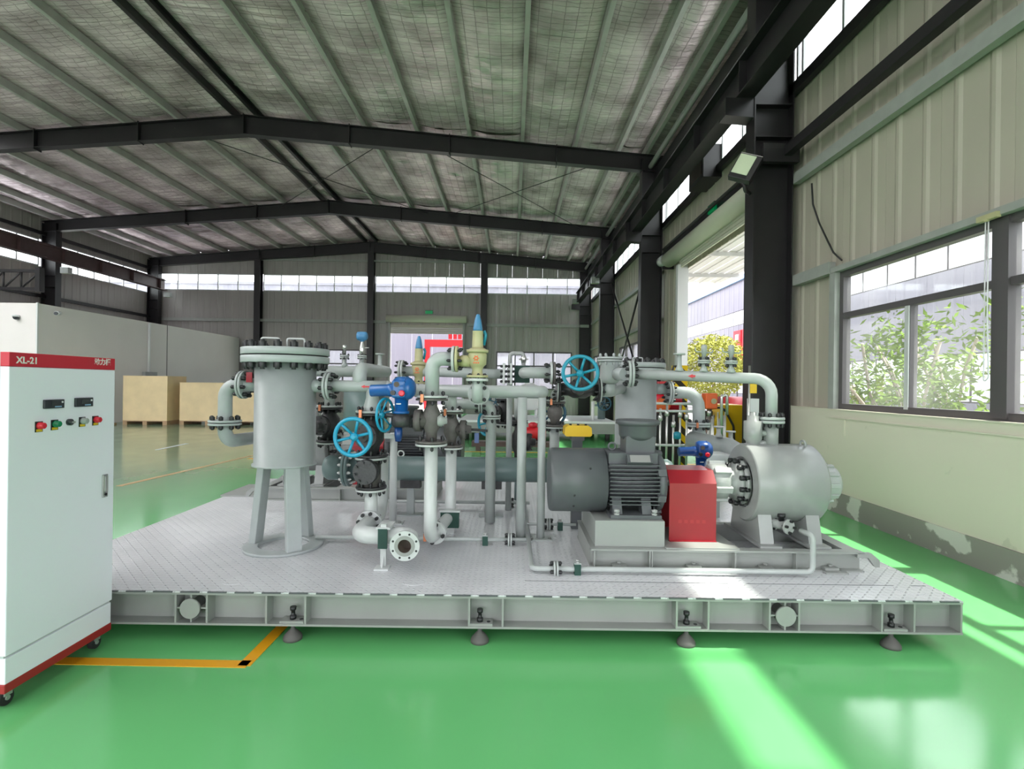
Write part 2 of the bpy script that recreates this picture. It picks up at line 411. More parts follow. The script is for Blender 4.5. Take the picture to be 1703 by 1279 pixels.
def bolt_mesh(m, asp=2.6):
    """stud of unit length with a hexagon nut at each end, nuts 0.8 of their width tall; asp = length / width"""
    asp = round(asp, 1)
    if (m, asp) not in _BOLT:
        h = min(0.36, 0.8 / asp); b = MB(); b.lathe((0, 0, 0), (0, 0, 1), [(-0.5, 0.28), (0.5, 0.28)], 6)
        b.lathe((0, 0, -0.44), (0, 0, 1), [(0, 0.5), (h, 0.5)], 6); b.lathe((0, 0, 0.44 - h), (0, 0, 1), [(0, 0.5), (h, 0.5)], 6)
        _BOLT[(m, asp)] = b.mesh('bolt', m)
    return _BOLT[(m, asp)]
def bolts(parent, c, axis, R, n, size, length, m='bolt_black', ph=0.2):
    a, u, v = basis(axis); q = Vector((0, 0, 1)).rotation_difference(a); c = Vector(c)
    for k in range(n):
        an = 2 * PI * k / n + ph
        inst('bolt', bolt_mesh(m, length / size), parent, c + (u * math.cos(an) + v * math.sin(an)) * R, q, (size, size, length))
def joint(parent, c, axis, R, n=8, t=0.02, m1='pipe_grey', m2=None, bs=0.026, bm='bolt_black', tag_copper=False, blen=None):
    """a pair of bolted flanges with a gasket"""
    a = Vector(axis).normalized(); c = Vector(c); m2 = m2 or m1
    f1 = obj('flange', MB().lathe(c - a * (t + 0.003), a, [(0, R * 0.97), (0.003, R), (t - 0.003, R), (t, R * 0.98)], 28), m1, parent)
    f2 = obj('flange', MB().lathe(c + a * 0.003, a, [(0, R * 0.98), (0.003, R), (t - 0.003, R), (t, R * 0.97)], 28), m2, parent)
    obj('gasket', MB().lathe(c - a * 0.004, a, [(0, R * 0.9), (0.008, R * 0.9)], 24), 'gasket', f1)
    bolts(f1, c, axis, R * 0.80, n, bs, blen or (2 * t + 0.075), bm)
    if tag_copper:
        _, u, v = basis(axis); p = c + u * R * 0.95 - v * R * 0.45
        obj('earth_strap', MB().box(p, (0.022, 0.022, 0.06)), 'copper', f1)
    return f1
def handwheel(parent, c, axis, R, m, nsp=6, r=None, dish=0.03):
    r = r or R * 0.10; a, u, v = basis(axis); c = Vector(c)
    h = obj('handwheel', MB().torus(c, a, R - r, r, 36, 10), m, parent)
    sp = MB()
    for k in range(nsp):
        an = 2 * PI * k / nsp + 0.25; d = u * math.cos(an) + v * math.sin(an)
        b1 = MB().tube([c + d * R * 0.16 - a * dish, c + d * (R - r) ], r * 0.72, seg=8)
        obj('spoke', b1, m, h)
    obj('hub', MB().lathe(c - a * (dish + r), a, [(0, R * 0.16), (r * 0.6, R * 0.20), (r * 2.2, R * 0.20), (r * 2.4, R * 0.14), (r * 3.2, R * 0.10)], 16), m, h)
    return h
# ---------------------------------------------------------------- the hall
XR, XL, YB, YE, XM = 4.4, -20.0, -13.0, 29.0, 4.30
RIDGE = -7.83
def zroof(x): return 9.55 - 0.0859 * abs(x - RIDGE)
FR = [-6.0, 1.05, 8.05, 15.1, 22.1, 28.8]

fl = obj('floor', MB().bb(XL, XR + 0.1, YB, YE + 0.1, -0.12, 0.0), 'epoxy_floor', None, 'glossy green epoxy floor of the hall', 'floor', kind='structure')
fl.location  # slab top lies at z = 0
def line(pts, wd, m='line_yellow'):
    b = MB()
    for p, q in zip(pts[:-1], pts[1:]):
        p, q = Vector((*p, 0)), Vector((*q, 0)); d = (q - p); L = d.length; d.normalize()
        b.box((p + q) / 2 + Vector((0, 0, 0.0015)), (L + wd * 0.5, wd, 0.003), rz=math.atan2(d.y, d.x))
    return obj('floor_line', b, m, fl)
def G(x, y):  # point of the floor seen at a pixel
    dx, dy = x - 851.5, y - 639.5; dyc = dy * math.cos(ROLL) - dx * math.sin(ROLL)
    p = P(x, y, FPX * CAMZ / dyc); return (p.x, p.y)
c0, c1 = G(408, 1105), G(468, 1045)
line([(c0[0] - 2.2, c0[1] + 0.02), c0], 0.075); line([c0, (c1[0], c1[1] + 0.5)], 0.075)
line([G(200, 808), G(445, 752)], 0.10, 'line_faded')
line([(-5.5, 11.0), (4.0, 11.0)], 0.10); line([(-5.5, 12.6), (2.8, 12.6)], 0.09)
line([G(262, 748), G(310, 738)], 0.09, 'paper')

# exterior ground
obj('ground_outside', MB().bb(XR + 0.1, 60, YB - 30, 90, -0.2, -0.06), 'concrete', None, 'pale concrete yard outside the right wall', 'ground', kind='structure')
obj('ground_yard', MB().bb(-60, XR + 0.1, YE + 0.1, 90, -0.2, -0.06), 'concrete', None, 'pale concrete yard beyond the far gable wall', 'ground', kind='structure')
obj('ground_front', MB().bb(-60, XR + 0.1, YB - 30, YB, -0.2, -0.06), 'concrete', None, 'pale concrete apron behind the open end of the hall', 'ground', kind='structure')

# cladding
def clad_mesh(m):
    b = MB(); prof = [(0, 0)]
    for c in (0.21, 0.63): prof += [(c - 0.06, 0), (c - 0.02, -0.014), (c + 0.02, -0.014), (c + 0.06, 0)]
    prof += [(0.836, 0), (0.836, 0.02), (0, 0.02)]
    return b.prism(prof, 0, 1, 'xy').mesh('cladding_panel', m)
CL = {k: clad_mesh(k) for k in ('cladding', 'cladding_far', 'cladding_lilac')}
def cladding(parent, org, rz, breaks, ztop, holes, m, z0=0.0, step=0.84):
    """breaks: u range; holes: (u0,u1,z0,z1); org is u=0 at z=0"""
    q = Quaternion((0, 0, 1), rz); ex = q @ Vector((1, 0, 0))
    us = [breaks[0], breaks[1]] + [h[0] for h in holes] + [h[1] for h in holes]
    us = sorted(set(round(u, 4) for u in us if breaks[0] <= u <= breaks[1]))
    cols = []
    for a, b in zip(us[:-1], us[1:]):
        n = max(1, round((b - a) / step))
        cols += [(a + (b - a) * i / n, a + (b - a) * (i + 1) / n) for i in range(n)]
    for a, b in cols:
        mid = (a + b) / 2; zt = ztop(mid) if callable(ztop) else ztop
        cuts = sorted((h[2], h[3]) for h in holes if h[0] <= mid <= h[1]); z = z0; segs = []
        for c, d in cuts:
            if c > z + 0.01: segs.append((z, c))
            z = max(z, d)
        if zt > z + 0.01: segs.append((z, zt))
        for c, d in segs:
            inst('cladding_panel', CL[m], parent, Vector(org) + ex * a + Vector((0, 0, c)), q, ((b - a) / 0.84, 1, d - c))

def window(name, org, rz, rows, W, H, fm, label, fw=0.05, dep=0.09, group=None, gm='glass'):
    """rows: (z0, z1, [u breaks incl. ends]); local u to the +x side"""
    t = thing(name, (0, 0, 0), label, 'window', group, 'structure')
    o_ = MB()
    for a, b in ((0, W),):
        o_.bb(0, W, -dep / 2, dep / 2, 0, fw); o_.bb(0, W, -dep / 2, dep / 2, H - fw, H)
        o_.bb(0, fw, -dep / 2, dep / 2, fw, H - fw); o_.bb(W - fw, W, -dep / 2, dep / 2, fw, H - fw)
    obj('window_frame', o_, fm, t)
    for i, (a, b, us) in enumerate(rows):
        if i: obj('transom', MB().bb(fw, W - fw, -dep / 2.2, dep / 2.2, a - fw / 2, a + fw / 2), fm, t)
        for k, u in enumerate(us[1:-1]):
            obj('mullion', MB().bb(u - fw / 2, u + fw / 2, -dep / 2.4, dep / 2.4, a + fw / 2, b - fw / 2), fm, t)
        for u, v in zip(us[:-1], us[1:]):
            obj('pane', MB().bb(u + fw / 2, v - fw / 2, -0.004, 0.004, a + fw / 2, b - fw / 2), gm, t)
    t.location = org; t.rotation_euler = (0, 0, rz)
    return t
CLZ0, CLZ1 = 6.36, 7.50
# right wall: u runs towards the camera from the far corner (rot -90)
wr = thing('wall_right', (XR, YE, 0), 'right wall of grey ribbed sheet cladding above plaster', 'wall', kind='structure')
def uR(y): return YE - y
DY0, DY1, DZ = 9.3, 13.2, 4.62
WZ0, WZ1 = 1.36, 3.19
low = [(1.4, 7.0), (15.9, 21.4), (22.8, 28.2)]
holesR = [(0.0, YE - YB, CLZ0, CLZ1), (uR(DY1), uR(DY0), 0, DZ), (uR(0.3), uR(-5.5), 0, DZ)] + [(uR(b), uR(a), WZ0, WZ1) for a, b in low]
cladding(wr, (XR, YE, 0), -PI / 2, (0, YE - YB), 8.62, holesR, 'cladding')
# plaster dado wall and plinth
for a, b in ((YB, -5.6), (0.4, 8.9), (13.6, YE)):
    obj('dado_wall', MB().bb(XM, XR - 0.03, a, b, 0, WZ0 - 0.015), 'plaster', wr)
    obj('window_ledge', MB().bb(XM - 0.012, XR + 0.02, a, b, WZ0 - 0.015, WZ0), 'plaster', wr)
obj('baseboard_right', MB().bb(XM - 0.02, XM - 0.001, 0.4, 8.9, 0, 0.27), 'plinth', None, 'scuffed dark grey plinth along the foot of the plaster wall', 'baseboard', kind='structure')
for i, (y0, y1, lab) in enumerate(((1.4, 7.0, 'wide dark framed window beside the plaster wall, leafy tree outside'),
                                  (15.9, 21.4, 'dark framed low window on the right wall past the roller door'), (22.8, 28.2, 'dark framed low window nearest the far right corner'))):
    W_, H_ = y1 - y0, WZ1 - WZ0
    if i == 0: us = [0.0, 1.20, 2.32, 3.45, 4.6, W_]; ut = [0.0, 2.32, 4.6, W_]
    else: us = [W_ * k / 5 for k in range(6)]; ut = us
    window('window_%d' % (i + 1), (XR + 0.02, y1, WZ0), -PI / 2, [(0, 1.24, us), (1.24, H_, ut)], W_, H_, 'frame_dark', lab, fw=0.075, dep=0.10)
w1_ = bpy.data.objects['window_1']
inst('thick_mullion', MB().bb(2.24, 2.40, -0.07, 0.05, 0.02, 1.81).mesh('thick_mullion', 'frame_dark'), w1_, wloc(w1_))
inst('window_sash', MB().bb(1.17, 1.23, -0.055, -0.03, 0.05, 1.2).mesh('window_sash', 'frame_light'), w1_, wloc(w1_))
obj('trim_1', MB().bb(XM - 0.01, XR, 1.3, 7.08, WZ1, WZ1 + 0.07), 'girt', None, 'pale steel trim running over the big right window', 'trim', kind='structure')
obj('trim_2', MB().bb(XM, XR, 7.0, 7.12, WZ0, WZ1), 'girt', None, 'pale upright trim at the inner edge of the big right window', 'trim', kind='structure')
def strip(name, org, rz, L, H, n, label):
    return window(name, org, rz, [(0, H, [L * k / n for k in range(n + 1)])], L, H, 'frame_light', label, fw=0.05, dep=0.07)
k = 5
for a, b, lab in ((22.1, 28.7, 'clerestory window strip of the right wall nearest the far corner'), (15.1, 22.0, 'clerestory window strip of the right wall past the roller door'),
                  (8.1, 15.0, 'clerestory window strip above the roller door'), (1.05, 8.0, 'clerestory window strip high above the big right window'),
                  (-6, 1.0, 'clerestory window strip behind the viewpoint, right wall'), (YB, -6.05, 'clerestory window strip at the open end, right wall')):
    strip('window_%d' % k, (XR, b, CLZ0), -PI / 2, b - a, CLZ1 - CLZ0, 7, lab); k += 1
# left wall
wl = thing('wall_left', (XL, YB, 0), 'left wall of grey ribbed sheet cladding behind the crane beam', 'wall', kind='structure')
cladding(wl, (XL, YB, 0), PI / 2, (0, YE - YB), 8.62, [(0.0, YE - YB, CLZ0, CLZ1)], 'cladding_far')
for a, b, lab in ((22.1, 28.7, 'clerestory window strip of the left wall nearest the gable'), (15.1, 22.0, 'clerestory window strip of the left wall above the white office'),
                  (1.05, 15.0, 'long clerestory window strip of the left wall'), (YB, 1.0, 'clerestory window strip of the left wall behind the viewpoint')):
    strip('window_%d' % k, (XL, a, CLZ0), PI / 2, b - a, CLZ1 - CLZ0, max(4, round(b - a)), lab); k += 1
# gable wall
we = thing('wall_end', (XL, YE, 0), 'far gable wall of grey ribbed sheet cladding', 'wall', kind='structure')
EZ0, EZ1 = 6.62, 7.56
RD0, RD1, RDZ = -6.75, -2.75, 4.75
EW = [(-13.4, -8.4), (-0.9, 3.3)]
hE = [(0.3, 24.1, EZ0, EZ1), (RD0 - XL, RD1 - XL, 0, RDZ)] + [(a - XL, b - XL, 1.36, 3.45) for a, b in EW]
cladding(we, (XL, YE, 0), 0, (0, XR - XL), lambda u: zroof(u + XL) + 0.02, hE, 'cladding_far')
for a, b, n, lab in ((-19.7, -14.15, 5, 'gable clerestory strip above the white office corner'), (-13.85, -7.95, 6, 'gable clerestory strip over the tall filter vessel'),
                     (-7.65, -1.75, 6, 'gable clerestory strip above the far roller door'), (-1.45, 4.1, 5, 'gable clerestory strip at the right corner')):
    strip('window_%d' % k, (a, YE + 0.02, EZ0), 0, b - a, EZ1 - EZ0, n, lab); k += 1
for (a, b), lab in zip(EW, ('low gable window behind the filter vessel', 'low gable window left of the right corner, behind the pipework')):
    n = 5 if a < -5 else 4
    window('window_%d' % k, (a, YE + 0.02, 1.36), 0, [(0, 1.3, [(b - a) * i / n for i in range(n + 1)]), (1.3, 2.09, [(b - a) * i / n for i in range(n + 1)])], b - a, 2.09, 'frame_dark', lab, fw=0.07); k += 1
# back wall with open end
wb = MB(); wb.bb(XL, -18, YB - 0.1, YB, 0, 8.9); wb.bb(2.4, XR, YB - 0.1, YB, 0, 8.9); wb.bb(-18, 2.4, YB - 0.1, YB, 5.4, 9.6)
obj('wall_back', wb, 'cladding_far', None, 'gable wall behind the viewpoint with a wide open doorway', 'wall', kind='structure')

# girts
def girt(parent, p, q, m='girt', s=(0.10, 0.16)):
    p, q = Vector(p), Vector(q); d = q - p
    sz = (abs(d.x) + s[0], abs(d.y) + 0.0, s[1]) if abs(d.y) > abs(d.x) else (abs(d.x), s[0], s[1])
    return obj('girt', MB().box((p + q) / 2, sz), m, parent)
girt(wr, (XR - 0.09, YB, 4.83), (XR - 0.09, 8.0, 4.83)); girt(wr, (XR - 0.08, YB, 6.26), (XR - 0.08, 28.7, 6.26), 'steel_dark')
girt(wr, (XR - 0.08, 7.1, 3.27), (XR - 0.08, 8.0, 3.27))
girt(wr, (XR - 0.08, 8.4, 5.45), (XR - 0.08, 15, 5.45), 'steel_dark', (0.08, 0.12))
for z in (3.6, 5.0): girt(wr, (XR - 0.08, 15.4, z), (XR - 0.08, 28.7, z), 'girt', (0.08, 0.12))
for z in (5.1, 7.75): girt(wl, (XL + 0.10, YB, z), (XL + 0.10, 28.7, z), 'steel_dark', (0.1, 0.14))
girt(we, (-19.6, YE - 0.1, 5.0), (-7.0, YE - 0.1, 5.0)); girt(we, (-2.5, YE - 0.1, 4.9), (4.2, YE - 0.1, 4.9)); girt(we, (-14, YE - 0.1, 8.35), (-1.6, YE - 0.1, 8.35), 'girt', (.1, .1))
obj('tie_beam', MB().bb(4.06, 4.18, YB, 8.05, 5.14, 5.28), 'steel_dark', None, 'dark square steel tie running along the right wall to the near column', 'beam', kind='structure')
obj('tie_bracket', MB().bb(3.75, 4.30, 7.90, 8.0, 5.05, 5.33), 'steel_dark', None, 'short dark bracket on the near right column', 'bracket', kind='structure')

# columns (H sections)
def hcol_x(name, xa, xb, y, ztop, lab, grp, wd=0.30, m='steel_dark'):
    b = MB(); t = 0.02
    b.bb(xa, xa + t, y, y + wd, 0, ztop); b.bb(xb - t, xb, y, y + wd, 0, ztop); b.bb(xa + t, xb - t, y + wd / 2 - 0.008, y + wd / 2 + 0.008, 0, ztop)
    o = obj(name, b, m, None, lab, 'column', grp, 'structure')
    obj('stiffener', MB().bb(xa + t, xb - t, y + 0.01, y + wd - 0.01, 5.5, 5.52), m, o); obj('stiffener', MB().bb(xa + t, xb - t, y + 0.01, y + wd - 0.01, 6.0, 6.02), m, o)
    obj('base_plate', MB().bb(xa - 0.05, xb + 0.02, y - 0.05, y + wd + 0.05, 0, 0.025), m, o)
    return o
names = ['behind the viewpoint, second', 'behind the viewpoint, first', 'dark steel column between the big window and the roller door', 'dark steel column at the far edge of the roller door',
         'dark steel column two bays past the roller door', 'dark steel column in the far right corner']
for i, y in enumerate(FR):
    lab = names[i] if i > 1 else 'dark steel column on the right wall ' + names[i]
    hcol_x('column', 3.68, 4.29, y, 8.2, lab, 'right wall columns')
    # crane corbel
    cb = obj('crane_corbel', MB().prism([(3.24, 6.10), (3.24, 5.83), (3.68, 5.80), (3.68, 6.10)], y + 0.02, y + 0.28, 'xz'), 'steel_dark', None,
             'dark steel crane corbel on the ' + ('far right corner column', 'column behind the viewpoint', 'near right column', 'column past the roller door', 'third right column in view', 'right corner column')[(i if i > 1 else 1) if i != 0 else 1] + (' (rear)' if i == 0 else ''),
             'corbel', 'crane corbels', 'structure')
for i, y in ((3, 15.1), (4, 22.1), (5, 28.5), (2, 8.05)):
    hcol_x('column', -19.95, -19.35, y, 8.2, ('', '', 'dark steel column on the left wall outside the view', 'dark steel column on the left wall near the office front', 'dark steel column rising behind the white office wall', 'dark steel column in the far left corner')[i], 'left wall columns')
for x, lab in ((-14.0, 'gable column behind the filter vessel lid'), (-7.8, 'gable column left of the far roller door'), (-1.6, 'gable column right of the far roller door')):
    b = MB(); zt = zroof(x) - 0.5; b.bb(x - 0.17, x + 0.17, YE - 0.42, YE - 0.40, 0, zt); b.bb(x - 0.17, x + 0.17, YE - 0.12, YE - 0.10, 0, zt); b.bb(x - 0.01, x + 0.01, YE - 0.40, YE - 0.12, 0, zt)
    obj('column', b, 'steel_dark', None, 'dark steel ' + lab, 'column', 'gable columns', 'structure')

# roof: rafters, purlins, foil, bracing
def rafter(y, lab, d0=0.56, d1=0.46):
    b = MB(); wd = 0.24
    def seg(xa, xb):
        za, zb = zroof(xa) - 0.22, zroof(xb) - 0.22; da = d0 if abs(xa - RIDGE) < 1 else d1; db = d0 if abs(xb - RIDGE) < 1 else d1
        b.prism([(xa, za), (xb, zb), (xb, zb - 0.02), (xa, za - 0.02)], y, y + wd, 'xz')
        b.prism([(xa, za - da), (xb, zb - db), (xb, zb - db + 0.02), (xa, za - da + 0.02)], y, y + wd, 'xz')
        b.prism([(xa, za - 0.02), (xb, zb - 0.02), (xb, zb - db + 0.02), (xa, za - da + 0.02)], y + wd / 2 - 0.007, y + wd / 2 + 0.007, 'xz')
    seg(RIDGE, 4.29); seg(-19.95, RIDGE)
    o = obj('rafter', b, 'steel_dark', None, lab, 'beam', 'roof rafters', 'structure')
    for x in (RIDGE - 0.03, -1.9, -4.8, -10.9, -13.9, 1.2):
        zz = zroof(x) - 0.22
        obj('splice_plate', MB().bb(x - 0.012, x + 0.012, y - 0.01, y + wd + 0.01, zz - 0.56, zz + 0.03), 'steel_dark', o)
for y, lab in ((-6.0, 'dark steel rafter second behind the viewpoint'), (1.05, 'dark steel rafter above the viewpoint'), (8.05, 'dark steel rafter over the near column, above the view'),
               (15.1, 'nearest dark steel roof rafter crossing the view'), (22.1, 'middle dark steel roof rafter crossing the view'), (28.55, 'dark steel rafter against the far gable')):
    rafter(y, lab)
ce = thing('ceiling', (RIDGE, YB, 9.55), 'low pitched roof lined with wrinkled silver foil insulation', 'ceiling', kind='structure')
px_ = [RIDGE + 0.28] + [-5.94 + 1.525 * i for i in range(6)] + [2.95, 3.75]
px_l = [2 * RIDGE - x for x in px_]
for x in px_ + px_l:
    z = zroof(x) - 0.02; s = 1 if x > RIDGE else -1
    b = MB(); h = 0.20
    b.prism([(x, z), (x + 0.10 * s, z), (x + 0.10 * s, z - 0.012), (x + 0.012 * s, z - 0.012), (x + 0.012 * s, z - h + 0.012), (x + 0.10 * s, z - h + 0.012), (x + 0.10 * s, z - h), (x, z - h)], YB, YE - 0.05, 'xz')
    obj('purlin', b, 'steel_dark' if abs(x - RIDGE) < 0.4 else 'purlin', ce)
edges = sorted([XL - 0.1] + px_l + px_ + [XR + 0.12])
ys = [YB] + FR[:5] + [YE]
FILL_X = (-0.6, -3.6, -11.0, -12.6, -14.1, -15.6, -17.2)  # centres of translucent roof strips added out of view as fill light
for xa, xb in zip(edges[:-1], edges[1:]):
    for ya, yb in zip(ys[:-1], ys[1:]):
        m_ = MB(); n = 8; r_ = random.Random(int(xa * 100) * 31 + int(ya * 10)); vis = yb > 8.1
        ny = 84 if vis else 6
        ridge = [r_.gauss(0, 1) for _ in range(ny + 1)]; tilt = [r_.gauss(0, 0.5) for _ in range(ny + 1)]; ph = r_.uniform(0, 6)
        for q in range(ny + 1):
            yy = ya + (yb - ya) * q / ny
            for i in range(n + 1):
                x = xa + (xb - xa) * i / n; e = math.sin(PI * i / n)
                h_ = -0.07 * e ** 0.8 + (e ** 0.5) * (0.018 * ridge[q] + 0.03 * tilt[q] * (i / n - 0.5) + 0.010 * r_.gauss(0, 1) + 0.014 * math.sin(yy * 2.1 + ph)) if vis else -0.05 * e
                m_.v.append(Vector((x, yy, zroof(x) + min(h_, 0.0))))
        for q in range(ny):
            for i in range(n): m_.face((q * (n + 1) + i, q * (n + 1) + i + 1, (q + 1) * (n + 1) + i + 1, (q + 1) * (n + 1) + i), True)
        fill_ = (yb <= 8.1 or (yb < 16 and xb < -15.3)) and any(abs((xa + xb) / 2 - x) < 0.9 for x in FILL_X)
        obj('added_fill_sheet' if fill_ else 'foil_sheet', m_, ('fill_sheet_strong' if xb < -9 else 'fill_sheet') if fill_ else 'foil', ce)
        if not fill_: obj('roof_sheet', MB().prism([(xa, zroof(xa) + 0.02), (xb, zroof(xb) + 0.02), (xb, zroof(xb) + 0.05), (xa, zroof(xa) + 0.05)], ya, yb, 'xz'), 'cladding', ce)
obj('ridge_cap', MB().prism([(RIDGE - 0.3, 9.56), (RIDGE, 9.60), (RIDGE + 0.3, 9.56), (RIDGE + 0.3, 9.60), (RIDGE, 9.64), (RIDGE - 0.3, 9.60)], YB, YE, 'xz'), 'cladding', ce)
for i, (p, q, lab) in enumerate((((-9.9, 15.2), (-3.6, 22.0), 'thin steel roof brace rod left of the ridge, first of the crossed pair'), ((-3.6, 15.2), (-9.9, 22.0), 'thin steel roof brace rod left of the ridge, second of the crossed pair'),
                         ((-2.8, 15.2), (2.8, 22.0), 'thin steel roof brace rod right of the ridge, first of the crossed pair'), ((2.8, 15.2), (-2.8, 22.0), 'thin steel roof brace rod right of the ridge, second of the crossed pair'))):
    obj('brace_rod', MB().cyl((p[0], p[1], zroof(p[0]) - 0.42), (q[0], q[1], zroof(q[0]) - 0.42), 0.012, seg=6), 'steel_dark', None, lab, 'brace', 'roof brace rods', 'structure')
obj('eave_strut', MB().cyl((3.95, YB, 8.02), (3.95, 28.6, 8.02), 0.07, seg=12), 'girt', None, 'grey round eave tube along the right wall top', 'tube', kind='structure')
obj('eave_gutter', MB().bb(4.05, 4.30, YB, 28.6, 7.62, 7.92), 'steel_dark', None, 'dark eave beam along the top of the right wall', 'beam', kind='structure')
# crane runways
def runway(x0, x1, m, lab, dz):
    b = MB(); y0, y1 = YB, 28.5; xc = (x0 + x1) / 2
    b.bb(x0, x1, y0, y1, 6.0 + dz, 6.02 + dz); b.bb(x0, x1, y0, y1, 6.53 + dz, 6.55 + dz); b.bb(xc - 0.008, xc + 0.008, y0, y1, 6.02 + dz, 6.53 + dz)
    o = obj('crane_runway_beam', b, m, None, lab, 'beam', 'crane runway beams', 'structure')
    obj('crane_rail', MB().bb(xc - 0.03, xc + 0.03, y0, y1, 6.55 + dz, 6.62 + dz), m, o)
    for y in range(-12, 29, 2): obj('web_stiffener', MB().bb(x0 + 0.01, x1 - 0.01, y, y + 0.012, 6.02 + dz, 6.53 + dz), m, o)
runway(3.40, 3.68, 'steel_dark', 'dark steel crane runway beam along the right wall', 0.10)
runway(-19.15, -18.85, 'steel_brown', 'brown steel crane runway beam along the left wall', 0.50)
# wall bracing in the third bay on the right
for p, q, lab in (((4.1, 15.5, 0.8), (4.1, 21.9, 5.9), 'rising'), ((4.1, 15.5, 5.9), (4.1, 21.9, 0.8), 'falling')):
    obj('wall_brace', MB().cyl(p, q, 0.035, seg=8), 'steel_dark', None, 'dark diagonal wall brace past the roller door, ' + lab + ' towards the gable', 'brace', 'wall braces', 'structure')

# roller doors
d1 = thing('door_1', (XR, DY0, 0), 'large roller door opening in the right wall, shutter rolled up', 'door', kind='structure')
obj('shutter_roll', MB().cyl((4.18, DY0 - 0.5, DZ + 0.42), (4.18, DY1 + 0.9, DZ + 0.42), 0.20, seg=24), 'shutter', d1)
for i in range(5): obj('shutter_slat', MB().bb(4.22, 4.25, DY0 - 0.1, DY1 + 0.1, DZ + 0.02 + i * 0.075, DZ + 0.085 + i * 0.075), 'shutter', d1)
for y in (DY0 - 0.16, DY1): obj('guide_rail', MB().bb(4.15, 4.42, y, y + 0.16, 0, DZ + 0.1), 'steel_dark' if y < 10 else 'frame_light', d1)
obj('shutter_conduit', MB().cyl((4.12, DY0 - 0.9, DZ + 0.78), (4.12, DY1 + 1.2, DZ + 0.78), 0.035, seg=8), 'cable', d1)
d3_ = thing('added_door_3', (XR, 0.3, 0), 'unseen roller door opening added behind the viewpoint in the right wall for more light', 'door', kind='structure')  # opening added out of view to brighten faces turned to the right
obj('shutter_roll', MB().cyl((4.18, -5.8, DZ + 0.42), (4.18, 0.6, DZ + 0.42), 0.20, seg=20), 'shutter', d3_)
for y in (-5.66, 0.3): obj('guide_rail', MB().bb(4.15, 4.42, y, y + 0.16, 0, DZ + 0.1), 'frame_light', d3_)
d2 = thing('door_2', ((RD0 + RD1) / 2, YE, 0), 'far roller door opening in the gable wall, shutter rolled up', 'door', kind='structure')
obj('shutter_roll', MB().cyl((RD0 - 0.2, YE - 0.25, RDZ + 0.42), (RD1 + 0.2, YE - 0.25, RDZ + 0.42), 0.20, seg=20), 'shutter', d2)
for i in range(5): obj('shutter_slat', MB().bb(RD0, RD1, YE - 0.12, YE - 0.09, RDZ - 0.38 + i * 0.1, RDZ - 0.29 + i * 0.1), 'cladding', d2)
for x in (RD0 - 0.1, RD1): obj('guide_rail', MB().bb(x, x + 0.1, YE - 0.2, YE, 0, RDZ + 0.2), 'girt', d2)

# white office block
of = thing('wall_office', (-15, 16.5, 0), 'white partition block of the office in the rear left corner', 'wall', kind='structure')
b = MB(); b.bb(-15.1, -15.0, 16.5, 28.7, 0, 4.0); obj('office_wall', b, 'office_white', of)
b = MB(); b.bb(-19.3, -15.1, 16.5, 16.6, 0, 4.0); obj('office_wall', b, 'office_white', of)
b = MB(); b.bb(-19.3, -15.1, 16.6, 28.5, 3.9, 4.0); obj('office_roof', b, 'office_white', of)
obj('corner_trim', MB().bb(-15.03, -14.98, 16.48, 16.53, 0, 4.02), 'white', of)
obj('panel_seam', MB().bb(-15.0, -14.99, 22.7, 22.73, 0, 4.0), 'frame_dark', of)

# ---------------------------------------------------------------- the world outside
def lilac_wall(name, org, rz, L, H, holes, lab, m='cladding_lilac', step=1.6):
    t = thing(name, org, lab, 'building', kind=None)
    q = Quaternion((0, 0, 1), rz); ex = q @ Vector((1, 0, 0)); ey = q @ Vector((0, 1, 0))
    cladding(t, org, rz, (0, L), H, holes, m, step=step)
    return t, ex, ey
# neighbour along the right side: u runs to -Y
nb, ex, ey = lilac_wall('factory_building', (15.5, 70, 0), -PI / 2, 80, 9.0, [(0, 80, 5.9, 6.9), (20, 60, 1.2, 2.9)], 'pale lilac ribbed factory building across the yard, seen through the side openings')
for z0, z1, u0, u1 in ((5.9, 6.9, 0, 80), (1.2, 2.9, 20, 60)):
    n = int((u1 - u0) / 1.5)
    for i in range(n):
        ua = u0 + (u1 - u0) * i / n; ub = u0 + (u1 - u0) * (i + 1) / n
        obj('window_pane', MB().bb(15.5, 15.53, 70 - ub + 0.06, 70 - ua - 0.06, z0 + 0.05, z1 - 0.05), 'paper', nb)
    obj('window_surround', MB().bb(15.54, 15.58, 70 - u1, 70 - u0, z0, z1), 'frame_dark', nb)
obj('fascia', MB().bb(15.3, 15.6, -10, 70, 8.9, 9.2), 'label_blue', nb)
obj('back_wall', MB().bb(15.6, 15.7, -10, 70, 0, 9.1), 'cladding_lilac', nb)
nb2, _, _ = lilac_wall('shed_building', (-32, 41, 0), 0, 45, 9.2, [], 'pale lilac ribbed building beyond the far gable wall')
obj('roof', MB().bb(-32, 13, 40.9, 50, 9.2, 9.4), 'cladding_lilac', nb2)
# canopy outside the roller door
cp = thing('door_canopy', (5.4, 11, 5.1), 'white ribbed canopy outside the right roller door', 'canopy')
CPM = MB(); CPM.bb(0, 0.46, -5, 5, 0, 0.04); CPM.bb(0.2, 0.26, -5, 5, -0.03, 0); CPS = CPM.mesh('canopy_sheet', 'white')
for i in range(5): inst('canopy_sheet', CPS, cp, (4.56 + i * 0.48, 12.5, 5.12))
for y in (8.2, 10.8, 13.4, 16): obj('canopy_rafter', MB().bb(4.425, 6.95, y, y + 0.06, 5.0, 5.10), 'frame_light', cp)
obj('canopy_rod', MB().cyl((6.7, 13.43, 5.0), (6.7, 13.43, 3.9), 0.03, seg=8), 'steel_dark', cp)
